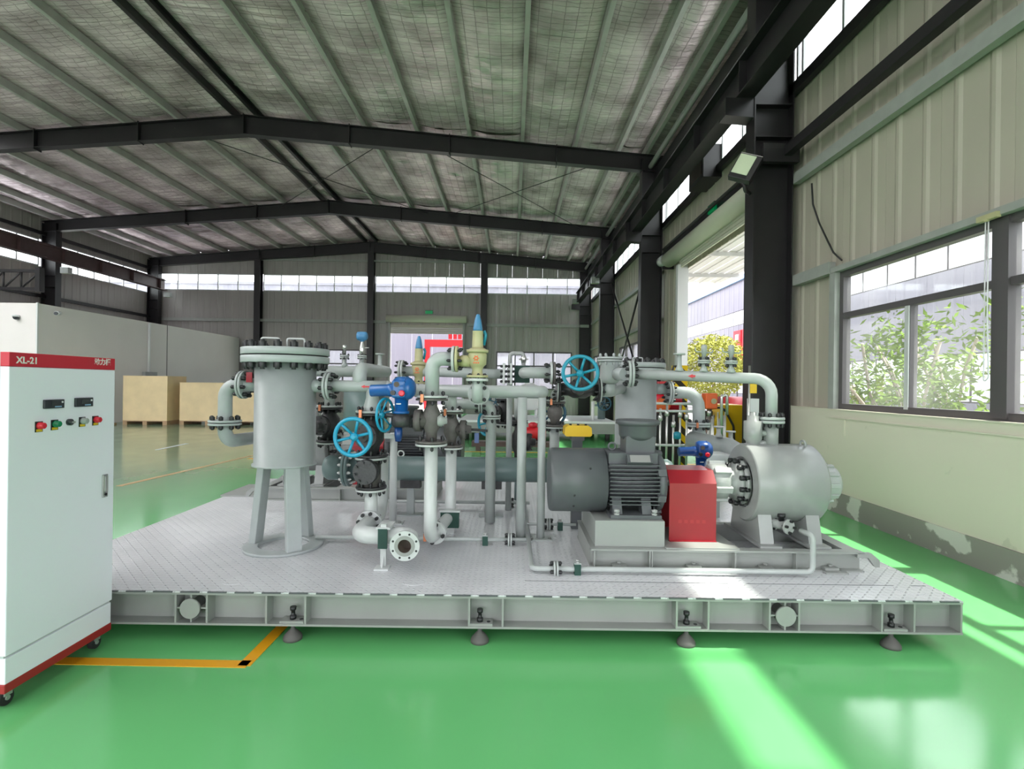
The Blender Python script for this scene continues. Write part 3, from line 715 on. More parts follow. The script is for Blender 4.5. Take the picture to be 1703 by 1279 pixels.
# foliage
def leaves(n, fn, size, seed):
    r = random.Random(seed); b = MB()
    for _ in range(n):
        p = fn(r); d = Vector((r.gauss(0, 1), r.gauss(0, 1), r.gauss(0, 0.6))).normalized(); e = d.cross(Vector((r.gauss(0, 1), r.gauss(0, 1), r.gauss(0, 1)))).normalized()
        s = size * r.uniform(0.6, 1.3); i = len(b.v)
        b.v += [p - d * s, p + e * s * 0.32 , p + d * s, p - e * s * 0.32]; b.face((i, i + 1, i + 2, i + 3))
    return b
def mesh_fast(name, b, m, parent, kind=None):
    me = bpy.data.meshes.new(name); off = wloc(parent); me.from_pydata([tuple(v - off) for v in b.v], [], b.f); me.materials.append(MATS[m])
    o = bpy.data.objects.new(name, me); COL.objects.link(o); o.parent = parent
    if kind: o['kind'] = kind
    return o
def shrub_tree(loc, h, spread, seed, lab, stems=9):
    t = thing('multi_stem_tree', loc, lab, 'tree', 'trees outside the window'); r = random.Random(seed); tips = []
    for k in range(stems):
        a = r.uniform(0, 2 * PI); p = Vector(loc) + Vector((math.cos(a) * 0.18, math.sin(a) * 0.18, -0.06)); pts = [p.copy()]
        d = Vector((math.cos(a) * 0.22 * spread, math.sin(a) * 0.22 * spread, 1))
        for _ in range(6):
            d = d + Vector((r.gauss(0, 0.10), r.gauss(0, 0.10), 0)); p = p + d * h / 7.2; p.x = max(p.x, XR + 0.6); p.y = min(max(p.y, loc[1] - 1.1), loc[1] + 1.1); pts.append(p.copy())
        obj('stem', MB().tube(pts, 0.022, seg=6), 'bark_pale', t)
        tips += pts[2:]
        for q in pts[2:]:
            for _ in range(2):
                e = q + Vector((r.gauss(0, 0.35), r.gauss(0, 0.35), r.uniform(0.05, 0.4))) * spread; tips.append(e)
    def fn(rr):
        c = rr.choice(tips); q = c + Vector((rr.gauss(0, 0.14), rr.gauss(0, 0.14), rr.gauss(0, 0.12))); q.x = max(q.x, XR + 0.45); q.y = min(max(q.y, loc[1] - 1.25), loc[1] + 1.25); return q
    mesh_fast('foliage', leaves(2600, fn, 0.075, seed + 1), 'leaf', t, 'stuff')
shrub_tree((6.7, 8.4, -0.06), 3.0, 1.0, 3, 'leafy many stemmed tree outside, centred in the big window')
shrub_tree((6.7, 5.7, -0.06), 2.8, 1.0, 5, 'leafy many stemmed tree outside, right of the thick window mullion')
shrub_tree((7.2, 11.1, -0.06), 2.2, 1.0, 9, 'smaller leafy tree outside, at the window edge beside the near column')
bt = thing('round_bush', (8.0, 20.8, -0.06), 'round clipped yellow green bush outside the roller door', 'bush')
obj('trunk', MB().cyl((8, 20.8, -0.06), (8, 20.8, 2.2), 0.08, 0.05, 8), 'bark', bt)
def ball(r):
    d = Vector((r.gauss(0, 1), r.gauss(0, 1), r.gauss(0, 1))).normalized(); return Vector((8, 20.8, 2.45)) + Vector((d.x * 1.35, d.y * 1.35, d.z * 1.25)) * r.uniform(0.72, 1.03)
mesh_fast('foliage', leaves(5500, ball, 0.09, 4), 'leaf_yellow', bt, 'stuff')
# red notice boards across the yard
for i in range(3):
    y = 34.2 - i * 1.3
    nbd = obj('notice_board', MB().bb(14.9, 15.0, y, y + 1.1, 2.9, 5.4), 'red', None, 'red notice board on the building across the yard, ' + ('leftmost', 'middle', 'rightmost')[i] + ' of three', 'sign', 'red notice boards')
    obj('board_post', MB().bb(14.93, 15.0, y + 0.5, y + 0.6, -0.06, 2.9), 'frame_dark', nbd)
    for j in range(3): obj('lettering', MB().bb(14.88, 14.9, y + 0.3, y + 0.8, 3.2 + j * 0.72, 3.7 + j * 0.72), 'paper', nbd)
# red gate frame beyond the far roller door
gt = thing('red_gate_frame', (-4.1, 33, 0), 'bright red portal frame standing outside the far roller door', 'gate')
for x in (-5.55, -2.3): obj('post', MB().bb(x, x + 0.32, 33, 33.3, 0, 3.95), 'red', gt)
obj('crossbeam', MB().bb(-5.55, -1.9, 33, 33.3, 3.95, 4.4), 'red', gt)
for i in range(3): obj('letter_block', MB().bb(-4.05 + i * 0.3, -3.82 + i * 0.3, 33.0, 33.1, 4.45, 4.75), 'red', gt)
# ---------------------------------------------------------------- the skid platform
DECK = 0.310
SX0, SX1, SY0, SY1 = -3.27, 2.84, 3.27, 7.10
sk = thing('skid_platform', ((SX0 + SX1) / 2, (SY0 + SY1) / 2, 0), 'grey steel skid platform with chequer plate deck carrying the pump equipment', 'platform')
obj('deck_plate', MB().bb(SX0, SX1, SY0, SY1, DECK - 0.008, DECK), 'checker_plate', sk)
def channel(y, s):  # channel beam opening towards s
    b = MB(); d = 0.10 * s
    b.bb(SX0, SX1, y, y - 0.0 + 0.012 * -s + d * 0, 0.10, 0.302) if False else None
    b.bb(SX0, SX1, y + d - 0.010 * s, y + d, 0.10, 0.302)
    b.bb(SX0, SX1, y, y + d - 0.010 * s, 0.10, 0.113); b.bb(SX0, SX1, y, y + d - 0.010 * s, 0.289, 0.302)
    return b
fb = obj('front_beam', channel(SY0, 1), 'skid_paint', sk)
obj('rear_beam', channel(SY1, -1), 'skid_paint', sk)
for x in (SX0, SX1 - 0.012): obj('side_beam', MB().bb(x, x + 0.012, SY0 + 0.1, SY1 - 0.1, 0.10, 0.302), 'skid_paint', sk)
obj('end_plate', MB().bb(SX1 - 0.012, SX1, SY0 + 0.005, SY0 + 0.09, 0.113, 0.289), 'skid_paint', sk)
for x in (-2.2, -1.0, 0.2, 1.4): obj('cross_beam', MB().bb(x, x + 0.08, SY0 + 0.1, SY1 - 0.1, 0.11, 0.300), 'skid_paint', sk)
def xf(px): return (px - 851.5) * (SY0) / FPX + (1020 - 639.5) * ROLL * SY0 / FPX
for px in (291, 343, 442, 507, 780, 836, 1126, 1179, 1281, 1330, 1468, 1522):
    x = xf(px); obj('stiffener', MB().bb(x - 0.006, x + 0.006, SY0 + 0.004, SY0 + 0.09, 0.113, 0.289), 'skid_paint', fb)
for px in (316, 1307):
    x = xf(px)
    lug = obj('lifting_lug', MB().lathe((x, SY0 + 0.088, 0.203), (0, -1, 0), [(0, 0.052), (0.075, 0.052), (0.075, 0.062), (0.094, 0.062)], 28), 'skid_paint', fb)
    obj('rib', MB().bb(x - 0.10, x + 0.10, SY0 + 0.01, SY0 + 0.088, 0.198, 0.208), 'skid_paint', lug); obj('rib', MB().bb(x - 0.005, x + 0.005, SY0 + 0.01, SY0 + 0.088, 0.113, 0.289), 'skid_paint', lug)
for i, px in enumerate((480, 795, 1143, 1488)):
    x = xf(px)
    pl = obj('jack_plate', MB().bb(x - 0.06, x + 0.09, SY0 + 0.008, SY0 + 0.085, 0.113, 0.128), 'skid_paint', fb)
    obj('jack_bolt', MB().lathe((x + 0.01, SY0 + 0.045, 0.128), (0, 0, 1), [(0, 0.020), (0.022, 0.020), (0.024, 0.012), (0.055, 0.012), (0.057, 0.019), (0.078, 0.019)], 10), 'bolt_black', pl)
    obj('bolt_hole', MB().cyl((x + 0.065, SY0 + 0.04, 0.128), (x + 0.065, SY0 + 0.04, 0.130), 0.012, seg=10), 'bolt_black', pl)
    obj('levelling_pad', MB().lathe((x + 0.01, SY0 + 0.045, 0.0), (0, 0, 1), [(0, 0.058), (0.015, 0.058), (0.03, 0.05), (0.055, 0.028), (0.065, 0.015), (0.10, 0.012)], 18), 'pad_rubber', sk)
for x in (-2.9, -1.2, 0.8, 2.4): obj('levelling_pad', MB().lathe((x, SY1 - 0.045, 0.0), (0, 0, 1), [(0, 0.058), (0.03, 0.05), (0.065, 0.015), (0.10, 0.012)], 14), 'pad_rubber', sk)
WB = MB().box((0, 0, 0), (0.118, 0.010, 0.008)).mesh('weld_bead', 'motor_grey')
n = 36
for i in range(n): inst('weld_bead', WB, sk, (SX0 + 0.09 + (SX1 - SX0 - 0.18) * i / (n - 1), SY0 - 0.003, DECK - 0.002))
def D(x, y, z=DECK):  # point of a level seen at a pixel
    dx, dy = x - 851.5, y - 639.5; dyc = dy * math.cos(ROLL) - dx * math.sin(ROLL)
    return P(x, y, FPX * (CAMZ - z) / dyc)
for p in ((690, 966), (393, 965), (1232, 977), (1512, 981)):
    q = D(*p); obj('deck_cover', MB().lathe((q.x, q.y, DECK - 0.004), (0, 0, 1), [(0, 0.085), (0.007, 0.085)], 24), 'checker_plate', sk)
obj('deck_seam', MB().bb(D(872, 950).x, 2.8, D(1000, 968).y, D(1000, 968).y + 0.005, DECK - 0.003, DECK + 0.0015), 'motor_grey', sk)
obj('drip_tray', MB().bb(-3.30, -2.86, 5.95, 6.6, DECK, DECK + 0.02), 'base_paint', sk)

# ---------------------------------------------------------------- pump sets
CX, CY = 1.57, 4.15
def base_frame(lab):
    t = thing('pump_base_frame', (CX, CY, DECK), lab, 'base frame', 'pump base frames')
    x0, x1, y0, y1, z0, z1 = 0.585, 2.55, 3.76, 4.56, DECK, 0.455
    for y, s, nm in ((y0, 1, 'front_rail'), (y1, -1, 'rear_rail')):
        b = MB(); b.bb(x0, x1, y + 0.055 * s, y + 0.065 * s, z0 + .012, z1 - .012); b.bb(x0, x1, y, y + 0.065 * s, z0, z0 + 0.012); b.bb(x0, x1, y, y + 0.075 * s, z1 - 0.012, z1)
        r = obj(nm, b, 'base_paint', t)
        for x in (x0 + 0.02, 0.585 + 0.42, 1.02, 1.62, 2.06): obj('web_plate', MB().bb(x, x + 0.01, min(y + 0.002 * s, y + 0.055 * s), max(y + 0.002 * s, y + 0.055 * s), z0 + 0.012, z1 - 0.012), 'base_paint', r)
    for x in (x0, 1.16, 1.58, 2.44): obj('cross_rail', MB().bb(x, x + (0.10 if x > 2 else 0.07), y0 + 0.075, y1 - 0.075, z0, z1), 'base_paint', t)
    obj('motor_pedestal', MB().bb(0.62, 1.13, y0 + 0.06, y1 - 0.06, z1, z1 + 0.19), 'base_paint', t, bevel=0.004)
    obj('top_plate', MB().bb(1.13, 1.66, y0 + 0.02, y1 - 0.02, z1 - 0.001, z1 + 0.010), 'base_paint', t)
    obj('lifting_hook', MB().prism([(2.50, z1 - 0.005), (2.60, z1 - 0.005), (2.66, z0 + 0.09), (2.66, z0 + 0.04), (2.63, z0 + 0.04), (2.58, z1 - 0.04), (2.50, z1 - 0.04)], y0, y0 + 0.03, 'xz'), 'base_paint', t)
    obj('lifting_hook', MB().prism([(2.50, z1 - 0.005), (2.60, z1 - 0.005), (2.66, z0 + 0.09), (2.66, z0 + 0.04), (2.63, z0 + 0.04), (2.58, z1 - 0.04), (2.50, z1 - 0.04)], y1 - 0.03, y1, 'xz'), 'base_paint', t)
    for x in (0.72, 1.26, 1.78, 2.25):
        c = obj('anchor_clip', MB().bb(x, x + 0.16, y0 - 0.045, y0 + 0.01, DECK, DECK + 0.012), 'base_paint', t)
        obj('anchor_clip_pad', MB().bb(x + 0.02, x + 0.12, y0 + 0.0, y0 + 0.05, z0 + 0.012, z0 + 0.030), 'base_paint', c)
        bolts(c, (x + 0.07, y0 + 0.028, z0 + 0.034), (0, 0, 1), 0.0, 1, 0.03, 0.03, 'base_paint')
    return t
def motor(lab):
    t = thing('electric_motor', (CX, CY, 0.645), lab, 'motor', 'electric motors'); y, z, R = CY, 0.885, 0.248
    obj('fan_cover', MB().lathe((0.30, y, z), (1, 0, 0), [(0, R * 0.55), (0.0, R * 0.93), (0.012, R * 0.985), (0.03, R), (0.43, R), (0.43, R * 0.86), (0.44, R * .84)], 40), 'motor_grey', t)
    for dz in (0.12, -0.08, -0.17): obj('cover_screw', MB().sphere((0.60 if dz > 0 else 0.48, y - math.sqrt(R * R - dz * dz), z + dz), 0.009, 8, 6), 'bolt_black', t)
    body = obj('motor_body', MB().cyl((0.72, y, z), (1.14, y, z), 0.185, seg=32), 'motor_grey', t)
    FM = {}
    for s in (-1, 1):
        for i in range(11):
            dz = -0.150 + i * 0.0295; dy = math.sqrt(max(0.185 ** 2 - dz * dz, 0)) ; w_ = 0.235 - dy
            obj('cooling_fin', MB().bb(0.745, 1.12, y + s * (dy - 0.02), y + s * (0.235 if abs(dz) < 0.14 else 0.225), z + dz, z + dz + 0.007), 'motor_grey', body)
    for i in range(12):
        dy = -0.16 + i * 0.029; hh = math.sqrt(0.185 ** 2 - dy * dy)
        obj('cooling_fin', MB().bb(0.745, 1.12, y + dy, y + dy + 0.007, z + hh - 0.02, z + 0.232), 'motor_grey', body)
    es = obj('end_shield', MB().lathe((1.12, y, z), (1, 0, 0), [(0, 0.235), (0.025, 0.245), (0.045, 0.235), (0.07, 0.19), (0.095, 0.10), (0.10, 0.06)], 36), 'motor_grey', t)
    for k in range(8):
        a = k * PI / 4 + PI / 8; obj('shield_lug', MB().box((1.135, y + math.cos(a) * 0.235, z + math.sin(a) * 0.235), (0.06, 0.05, 0.05), R=Matrix.Rotation(a, 3, 'X')), 'motor_grey', es)
    obj('shaft', MB().cyl((1.2, y, z), (1.30, y, z), 0.04), 'stainless', t)
    for s in (-1, 1):
        f = obj('motor_foot', MB().bb(0.74, 1.12, y + s * 0.11, y + s * 0.29, 0.645, 0.675), 'motor_grey', t, bevel=0.005)
        for x in (0.80, 1.02): obj('foot_web', MB().prism([(y + s * 0.13, z - 0.12), (y + s * 0.20, z - 0.10), (y + s * 0.25, 0.675), (y + s * 0.13, 0.675)], x - 0.035, x + 0.035, 'yz'), 'motor_grey', f)
        for x in (0.79, 1.07): bolts(f, (x, y + s * 0.265, 0.690), (0, 0, 1), 0, 1, 0.045, 0.05, 'cast_light')
    tb = obj('terminal_box', MB().bb(0.885, 1.115, y - 0.115, y + 0.115, z + 0.16, z + 0.36), 'motor_grey', t, bevel=0.01)
    obj('box_neck', MB().lathe((1.0, y, z + 0.34), (0, 0, 1), [(-0.03, 0.10), (0.0, 0.135), (0.02, 0.145), (0.09, 0.148), (0.10, 0.155), (0.105, 0.165)], 32), 'motor_grey', tb)
    obj('box_lid', MB().lathe((1.0, y, z + 0.445), (0, 0, 1), [(0, 0.168), (0.004, 0.172), (0.028, 0.172), (0.034, 0.166)], 36), 'motor_grey', tb)
    np_ = obj('nameplate_bracket', MB().box((0.97, y - 0.20, z + 0.185), (0.19, 0.07, 0.05), R=Matrix.Rotation(0.9, 3, 'X')), 'motor_grey', t)
    obj('nameplate', MB().box((0.97, y - 0.222, z + 0.20), (0.15, 0.06, 0.004), R=Matrix.Rotation(0.9, 3, 'X')), 'nameplate', np_)
    obj('lifting_eye', MB().torus((0.80, y, z + 0.265), (0, 1, 0), 0.028, 0.009, 16, 8), 'motor_grey', t)
    obj('lifting_eye', MB().torus((1.10, y - 0.03, z + 0.265), (0, 1, 0), 0.028, 0.009, 16, 8), 'motor_grey', t)
    return t
def guard(lab):
    t = thing('coupling_guard', (CX - 0.2, CY, 0.455), lab, 'guard', 'red coupling guards')
    y0, y1, z0, z1 = CY - 0.20, CY + 0.20, 0.465, 0.99
    out = [(y0, z0), (y0, z1 - 0.09), (y0 + 0.075, z1), (y1 - 0.075, z1), (y1, z1 - 0.09), (y1, z0)]
    inn = [(y1 - 0.004, z0), (y1 - 0.004, z1 - 0.092), (y1 - 0.077, z1 - 0.004), (y0 + 0.077, z1 - 0.004), (y0 + 0.004, z1 - 0.092), (y0 + 0.004, z0)]
    obj('guard_shell', MB().prism(out + inn, 1.20, 1.555, 'yz'), 'guard_red', t)
    for y in (y0, y1): obj('guard_flange', MB().bb(1.20, 1.555, y - (0.02 if y < CY else 0), y + (0.02 if y > CY else 0), z0, z0 + 0.004), 'guard_red', t)
    obj('coupling', MB().lathe((1.26, CY, 0.885), (1, 0, 0), [(0, 0.05), (0.02, 0.09), (0.09, 0.09), (0.09, 0.06), (0.16, 0.06), (0.16, 0.09), (0.23, 0.09), (0.25, 0.05)], 24), 'valve_black', t)
    for k in range(5): obj('warning_mark', MB().bb(1.27 + k * 0.045, 1.295 + k * 0.045, y0 - 0.0008, y0, 0.60, 0.625), 'cabinet_base_red', t)
    return t
def pump(lab):
    t = thing('screw_pump', (CX + 0.5, CY, 0.455), lab, 'pump', 'barrel pumps'); y, z = CY, 0.885
    obj('barrel', MB().lathe((1.83, y, z), (1, 0, 0), [(0.05, 0.155), (0.05, 0.19), (0, 0.20), (0, 0.29), (0.012, 0.302), (0.52, 0.302), (0.548, 0.275), (0.558, 0.16)], 48), 'pump_grey', t)
    f1 = obj('end_cover', MB().lathe((1.83, y, z), (-1, 0, 0), [(0, 0.18), (0.03, 0.18), (0.035, 0.15), (0.05, 0.14)], 32), 'pump_grey', t)
    bolts(f1, (1.785, y, z), (1, 0, 0), 0.168, 12, 0.042, 0.08)
    h1 = obj('bearing_housing', MB().lathe((1.56, y, z), (1, 0, 0), [(0, 0.05), (0.0, 0.125), (0.02, 0.14), (0.13, 0.14), (0.14, 0.11), (0.20, 0.11), (0.205, 0.155), (0.235, 0.155)], 30), 'cast_light', t)
    for k in range(6):
        a = k * PI / 3 + 0.3; obj('housing_boss', MB().box((1.64, y + math.cos(a) * 0.134, z + math.sin(a) * 0.134), (0.13, 0.05, 0.05), R=Matrix.Rotation(a, 3, 'X')), 'cast_light', h1, bevel=0.006)
    f2 = obj('drive_end_cover', MB().lathe((2.385, y, z), (1, 0, 0), [(-0.02, 0.13), (0.01, 0.13), (0.01, 0.152), (0.04, 0.152), (0.05, 0.145), (0.13, 0.140), (0.17, 0.125), (0.18, 0.09), (0.19, 0.05)], 36), 'cast_light', t)
    bolts(f2, (2.385, y, z), (1, 0, 0), 0.14, 10, 0.028, 0.06)
    for k in range(10):
        a = k * PI / 5; obj('cover_rib', MB().box((2.47, y + math.cos(a) * 0.138, z + math.sin(a) * 0.138), (0.12, 0.03, 0.036), R=Matrix.Rotation(a, 3, 'X')), 'cast_light', f2, bevel=0.005)
    obj('oil_plug', MB().lathe((2.45, y, z + 0.145), (0, 0, 1), [(0, 0.018), (0.03, 0.018), (0.032, 0.026), (0.05, 0.026)], 6), 'stainless', f2)
    for x in (1.86, 2.22):
        f = obj('saddle_foot', MB().prism([(y - 0.21, z - 0.18), (y + 0.21, z - 0.18), (y + 0.27, 0.465), (y - 0.27, 0.465)], x, x + 0.10, 'yz'), 'pump_grey', t)
        obj('foot_plate', MB().bb(x - 0.03, x + 0.13, y - 0.33, y + 0.33, 0.456, 0.472), 'pump_grey', f)
    obj('lifting_eye', MB().torus((2.28, y - 0.06, z + 0.308), (1, 0.3, 0), 0.026, 0.009, 16, 8), 'pump_grey', t)
    obj('discharge_neck', MB().cyl((2.06, y, z + 0.25), (2.06, y, 1.36), 0.053, seg=24), 'pump_grey', t)
    obj('relief_valve_body', MB().lathe((1.915, y, z + 0.25), (0, 0, 1), [(0, 0.05), (0.07, 0.05), (0.09, 0.068), (0.23, 0.068), (0.235, 0.045), (0.27, 0.045), (0.275, 0.025), (0.30, 0.025)], 24), 'pump_grey', t)
    for zz in (1.19, 1.27): obj('relief_bridge', MB().cyl((1.93, y, zz), (2.06, y, zz), 0.025, seg=12), 'pump_grey', t)
    return t
A1 = [base_frame('grey pump base frame beneath the front motor and red guard'), motor('grey finned electric motor with round terminal box, front right of the skid'),
      guard('bright red chamfered coupling guard between motor and barrel pump'), pump('large grey barrel pump at the right end of the skid')]
LB = ['grey pump base frame at the rear left of the skid', 'dark finned electric motor behind the vertical pipes at the rear of the skid',
      'red coupling guard at the rear of the skid behind the handwheels', 'grey barrel pump at the rear left behind the filter vessel']
for t, lab in zip(A1, LB):
    c = copy_tree(t); off = t.location - Vector((CX, CY, 0)); c['label'] = lab
    c.location = Vector((-1.84, 6.20, 0)) + Vector((-off.x, -off.y, off.z)); c.rotation_euler = (0, 0, PI)

# ---------------------------------------------------------------- filter vessels
def vessel(lab):
    x, y = -1.815, 4.20
    t = thing('filter_vessel', (x, y, DECK), lab, 'vessel', 'filter vessels')
    obj('shell', MB().lathe((x, y, 0.965), (0, 0, 1), [(0, 0.20), (0.0, 0.243), (0.014, 0.243), (0.016, 0.230), (0.83, 0.230)], 48), 'paint_grey', t)
    obj('base_ring', MB().lathe((x, y, DECK + 0.012), (0, 0, 1), [(-0.012, 0.19), (-0.012, 0.30), (0.010, 0.30), (0.010, 0.19), (-0.012, 0.19)], 48, cap=False), 'paint_grey', t)
    for ang in (-50, 172, 68):
        a = math.radians(ang); d = Vector((math.cos(a), math.sin(a), 0)); s = Vector((-d.y, d.x, 0))
        b = MB(); i = len(b.v)
        p0 = Vector((x, y, DECK + 0.02)) + d * 0.245; p1 = Vector((x, y, 0.97)) + d * 0.175
        for p in (p0, p1):
            for e, f in ((-0.055, -0.03), (0.055, -0.03), (0.055, 0.03), (-0.055, 0.03)): b.v.append(p + s * e + d * f)
        for q in ((0, 1, 5, 4), (1, 2, 6, 5), (2, 3, 7, 6), (3, 0, 4, 7), (3, 2, 1, 0), (4, 5, 6, 7)): b.face(q)
        obj('leg', b, 'paint_grey', t, bevel=0.006)
    fl_ = obj('shell_flange', MB().lathe((x, y, 1.775), (0, 0, 1), [(0, 0.325), (0.004, 0.33), (0.052, 0.33), (0.054, 0.327)], 56), 'paint_grey', t)
    obj('gasket', MB().lathe((x, y, 1.829), (0, 0, 1), [(0, 0.315), (0.010, 0.315)], 40), 'gasket', fl_)
    ld = obj('lid', MB().lathe((x, y, 1.839), (0, 0, 1), [(0, 0.327), (0.002, 0.33), (0.050, 0.33), (0.054, 0.325)], 56), 'paint_grey', t)
    bolts(ld, (x, y, 1.834), (0, 0, 1), 0.290, 16, 0.060, 0.225)
    for a in (-1.9, -0.75):
        c = Vector((x + 0.17 * math.cos(a) , y + 0.17 * math.sin(a), 1.89)); s = Vector((0.062, 0.015, 0))
        obj('lid_handle', MB().tube([c - s, c - s + Vector((0, 0, 0.075)), c + s + Vector((0, 0, 0.075)), c + s], 0.008, 0.015, 8), 'pipe_white', ld)
    obj('lid_peg', MB().cyl((x, y - 0.1, 1.89), (x, y - 0.1, 1.95), 0.007, seg=8), 'pipe_white', ld)
    # left nozzle loop
    lp = obj('inlet_pipe', MB().tube([(x - 0.20, y, 1.60), (-2.30, y, 1.60), (-2.30, y, 1.14), (-2.10, y + 0.9, 1.14)], 0.053, 0.10, 20), 'paint_grey', t)
    joint(lp, (-2.155, y, 1.60), (1, 0, 0), 0.112, 8, 0.018, 'paint_grey', bs=0.034)
    joint(lp, (-2.30, y, 1.295), (0, 0, 1), 0.122, 8, 0.018, 'paint_grey', bs=0.034)
    obj('outlet_nozzle', MB().cyl((x + 0.20, y, 1.60), (x + 0.32, y, 1.60), 0.053), 'paint_grey', t)
    obj('vent_tag', MB().bb(x - 0.27, x - 0.225, y - 0.10, y - 0.09, 1.62, 1.70), 'guard_red', t)
    return t
V1 = vessel('tall grey filter vessel with bolted lid on three legs, left of the skid')
V2 = copy_tree(V1); V2['label'] = 'grey filter vessel with bolted lid standing behind the front motor'
for ch in [q for q in V2.children_recursive if q.name.startswith('inlet_pipe') or (q.parent and q.parent.name.startswith('inlet_pipe')) or (q.parent and q.parent.parent and q.parent.parent.name.startswith('inlet_pipe'))][::-1]: bpy.data.objects.remove(ch)
obj('inlet_nozzle', MB().cyl((-1.815 - 0.20, 4.20, 1.60), (-1.815 - 0.35, 4.20, 1.60), 0.06), 'paint_grey', V2)
V2.location = Vector((1.42, 6.00, DECK)); V2.rotation_euler = (0, 0, PI)
obj('drain_valve', MB().lathe((-1.84, 4.32, 0.72), (0, 0, 1), [(0, 0.02), (0.06, 0.02), (0.07, 0.035), (0.13, 0.035), (0.14, 0.02), (0.246, 0.02)], 10), 'valve_black', V1)
# ---------------------------------------------------------------- pipework on the skid
Z3 = Vector((0, 0, 1)); X3 = Vector((1, 0, 0)); Y3 = Vector((0, 1, 0))
def run(name, lab, pts, r, m='pipe_grey', bend=0.0, cat='pipe', grp=None, seg=18):
    return obj(name, MB().tube(pts, r, bend, seg), m, None, lab, cat, grp)
def V(x, y, z): return Vector((x, y, z))
def valve(name, lab, c, H, flow, stem, body_r, fR, m='valve_black', fm='pipe_grey', wheel=None, wR=0.15, wm='wheel_blue', sl=0.25, grp='black cast valves', nb=8, bonnet=True, copper=True, cover_r=None):
    c = Vector(c); f = Vector(flow).normalized(); s = Vector(stem).normalized()
    t = thing(name, c - f * H / 2 if abs(f.z) > 0.5 else c, lab, 'valve', grp)
    t.location = c
    b = MB().lathe(c - f * (H / 2 - 0.02), f, [(0, body_r * 0.62), (H * 0.18, body_r * 0.66), (H * 0.32, body_r), (H * 0.62, body_r), (H * 0.76, body_r * 0.66), (H - 0.04, body_r * 0.62)], 24)
    obj('valve_body', b, m, t)
    joint(t, c + f * (H / 2), f, fR, nb, 0.016, m, fm, tag_copper=copper); joint(t, c - f * (H / 2), f, fR, nb, 0.016, fm, m)
    if bonnet:
        cr = cover_r or body_r * 0.95
        bn = obj('bonnet', MB().lathe(c, s, [(0, cr * 0.7), (body_r * 1.15, cr * 0.7), (body_r * 1.15, cr), (body_r * 1.15 + 0.05, cr), (body_r * 1.15 + 0.05, cr * 0.5), (body_r * 1.15 + 0.10, cr * 0.4)], 24), m, t)
        bolts(bn, c + s * (body_r * 1.15 + 0.025), s, cr * 0.83, 6, 0.018, 0.07, 'bolt_black')
    if wheel is not None:
        wheel = Vector(wheel)
        obj('stem', MB().cyl(c + s * body_r, wheel, 0.014, seg=10), 'stainless', t)
        handwheel(t, wheel, s, wR, wm)
    return t
def fbox(name, lab, p, s, m, cat, parent=None, **k): return obj(name, MB().box(p, s), m, parent, None if parent else lab, None if parent else cat, **k)

# -- left group
xg = P(613, 720, 4.1).x; zt = P(613, 688, 4.1).z; zb = P(608, 762, 4.1).z
r2 = run('outlet_pipe', 'grey pipe with red flow arrow from the tall filter vessel to the blue handwheel valve', [V(-1.49, 4.2, 1.60), V(-1.0, 4.2, 1.60)], 0.047)
joint(r2, (-1.47, 4.2, 1.60), X3, 0.112, 8, 0.02, bs=0.034, tag_copper=True)
obj('end_cap', MB().sphere((-1.0, 4.2, 1.60), 0.047), 'pipe_grey', r2)
obj('reducer', MB().lathe((xg, 4.2, zt), (0, -0.0, 1), [(0, 0.085), (0.05, 0.07), (0.12, 0.05), (0.22, 0.045)], 20), 'pipe_grey', r2)
a = P(600, 643, 4.15)
obj('flow_arrow', MB().prism([(a.x, a.z), (a.x + 0.03, a.z + 0.014), (a.x + 0.03, a.z + 0.006), (a.x + 0.10, a.z + 0.006), (a.x + 0.10, a.z - 0.006), (a.x + 0.03, a.z - 0.006), (a.x + 0.03, a.z - 0.014)], 4.152, 4.160), 'red', r2)
w1 = P(587, 727, 3.80)
valve('gate_valve', 'black gate valve with bright blue handwheel facing front, right of the filter vessel', (xg, 4.2, (zt + zb) / 2), zt - zb, Z3, (w1.x - xg, -0.4, 0), 0.095, 0.13, wheel=w1, wR=0.149, copper=True)
ts = thing('strainer_tee', (xg, 4.2, 0.78), 'black strainer tee with round cover below the bright blue handwheel', 'strainer')
obj('tee_body', MB().cyl((xg, 4.2, 0.80), (xg, 4.2, zb - 0.02), 0.075), 'valve_cast', ts)
cv = P(606, 786, 4.02); cvo = obj('round_cover', MB().lathe(cv, (0.1, 1, 0), [(0, 0.05), (0.0, 0.094), (0.03, 0.098), (0.05, 0.098), (0.05, 0.075), (0.15, 0.075)], 28), 'valve_black', ts)
bolts(cvo, cv + V(0, 0.012, 0), (0.1, -1, 0), 0.078, 8, 0.022, 0.05)
joint(ts, (xg, 4.2, 0.785), Z3, 0.122, 8, 0.016, 'pipe_white', 'valve_black')
obj('drop_pipe', MB().cyl((xg, 4.2, 0.52), (xg, 4.2, 0.775), 0.050), 'pipe_white', ts)
ZH = 0.515
of_ = P(673, 909, 3.58)
hd = run('return_header', 'white header pipe bending round low on the deck to an open flange facing front', [V(of_.x, 3.68, ZH), V(of_.x, 3.82, ZH), V(-1.12, 3.82, ZH), V(-1.12, 4.52, ZH), V(-1.12, 4.52, 1.02)], 0.062, 'pipe_white', 0.12)
obj('end_sleeve', MB().lathe((of_.x, 3.58, ZH), Y3, [(0, 0.046), (0, 0.062), (0.12, 0.062), (0.12, 0.046), (0, 0.046)], 28, cap=False), 'pipe_white', hd)
ring = MB().lathe((of_.x, 3.575, ZH), Y3, [(0, 0.062), (0, 0.102), (0.02, 0.102), (0.02, 0.062), (0, 0.062)], 36, cap=False); fo = obj('open_flange', ring, 'pipe_white', hd)
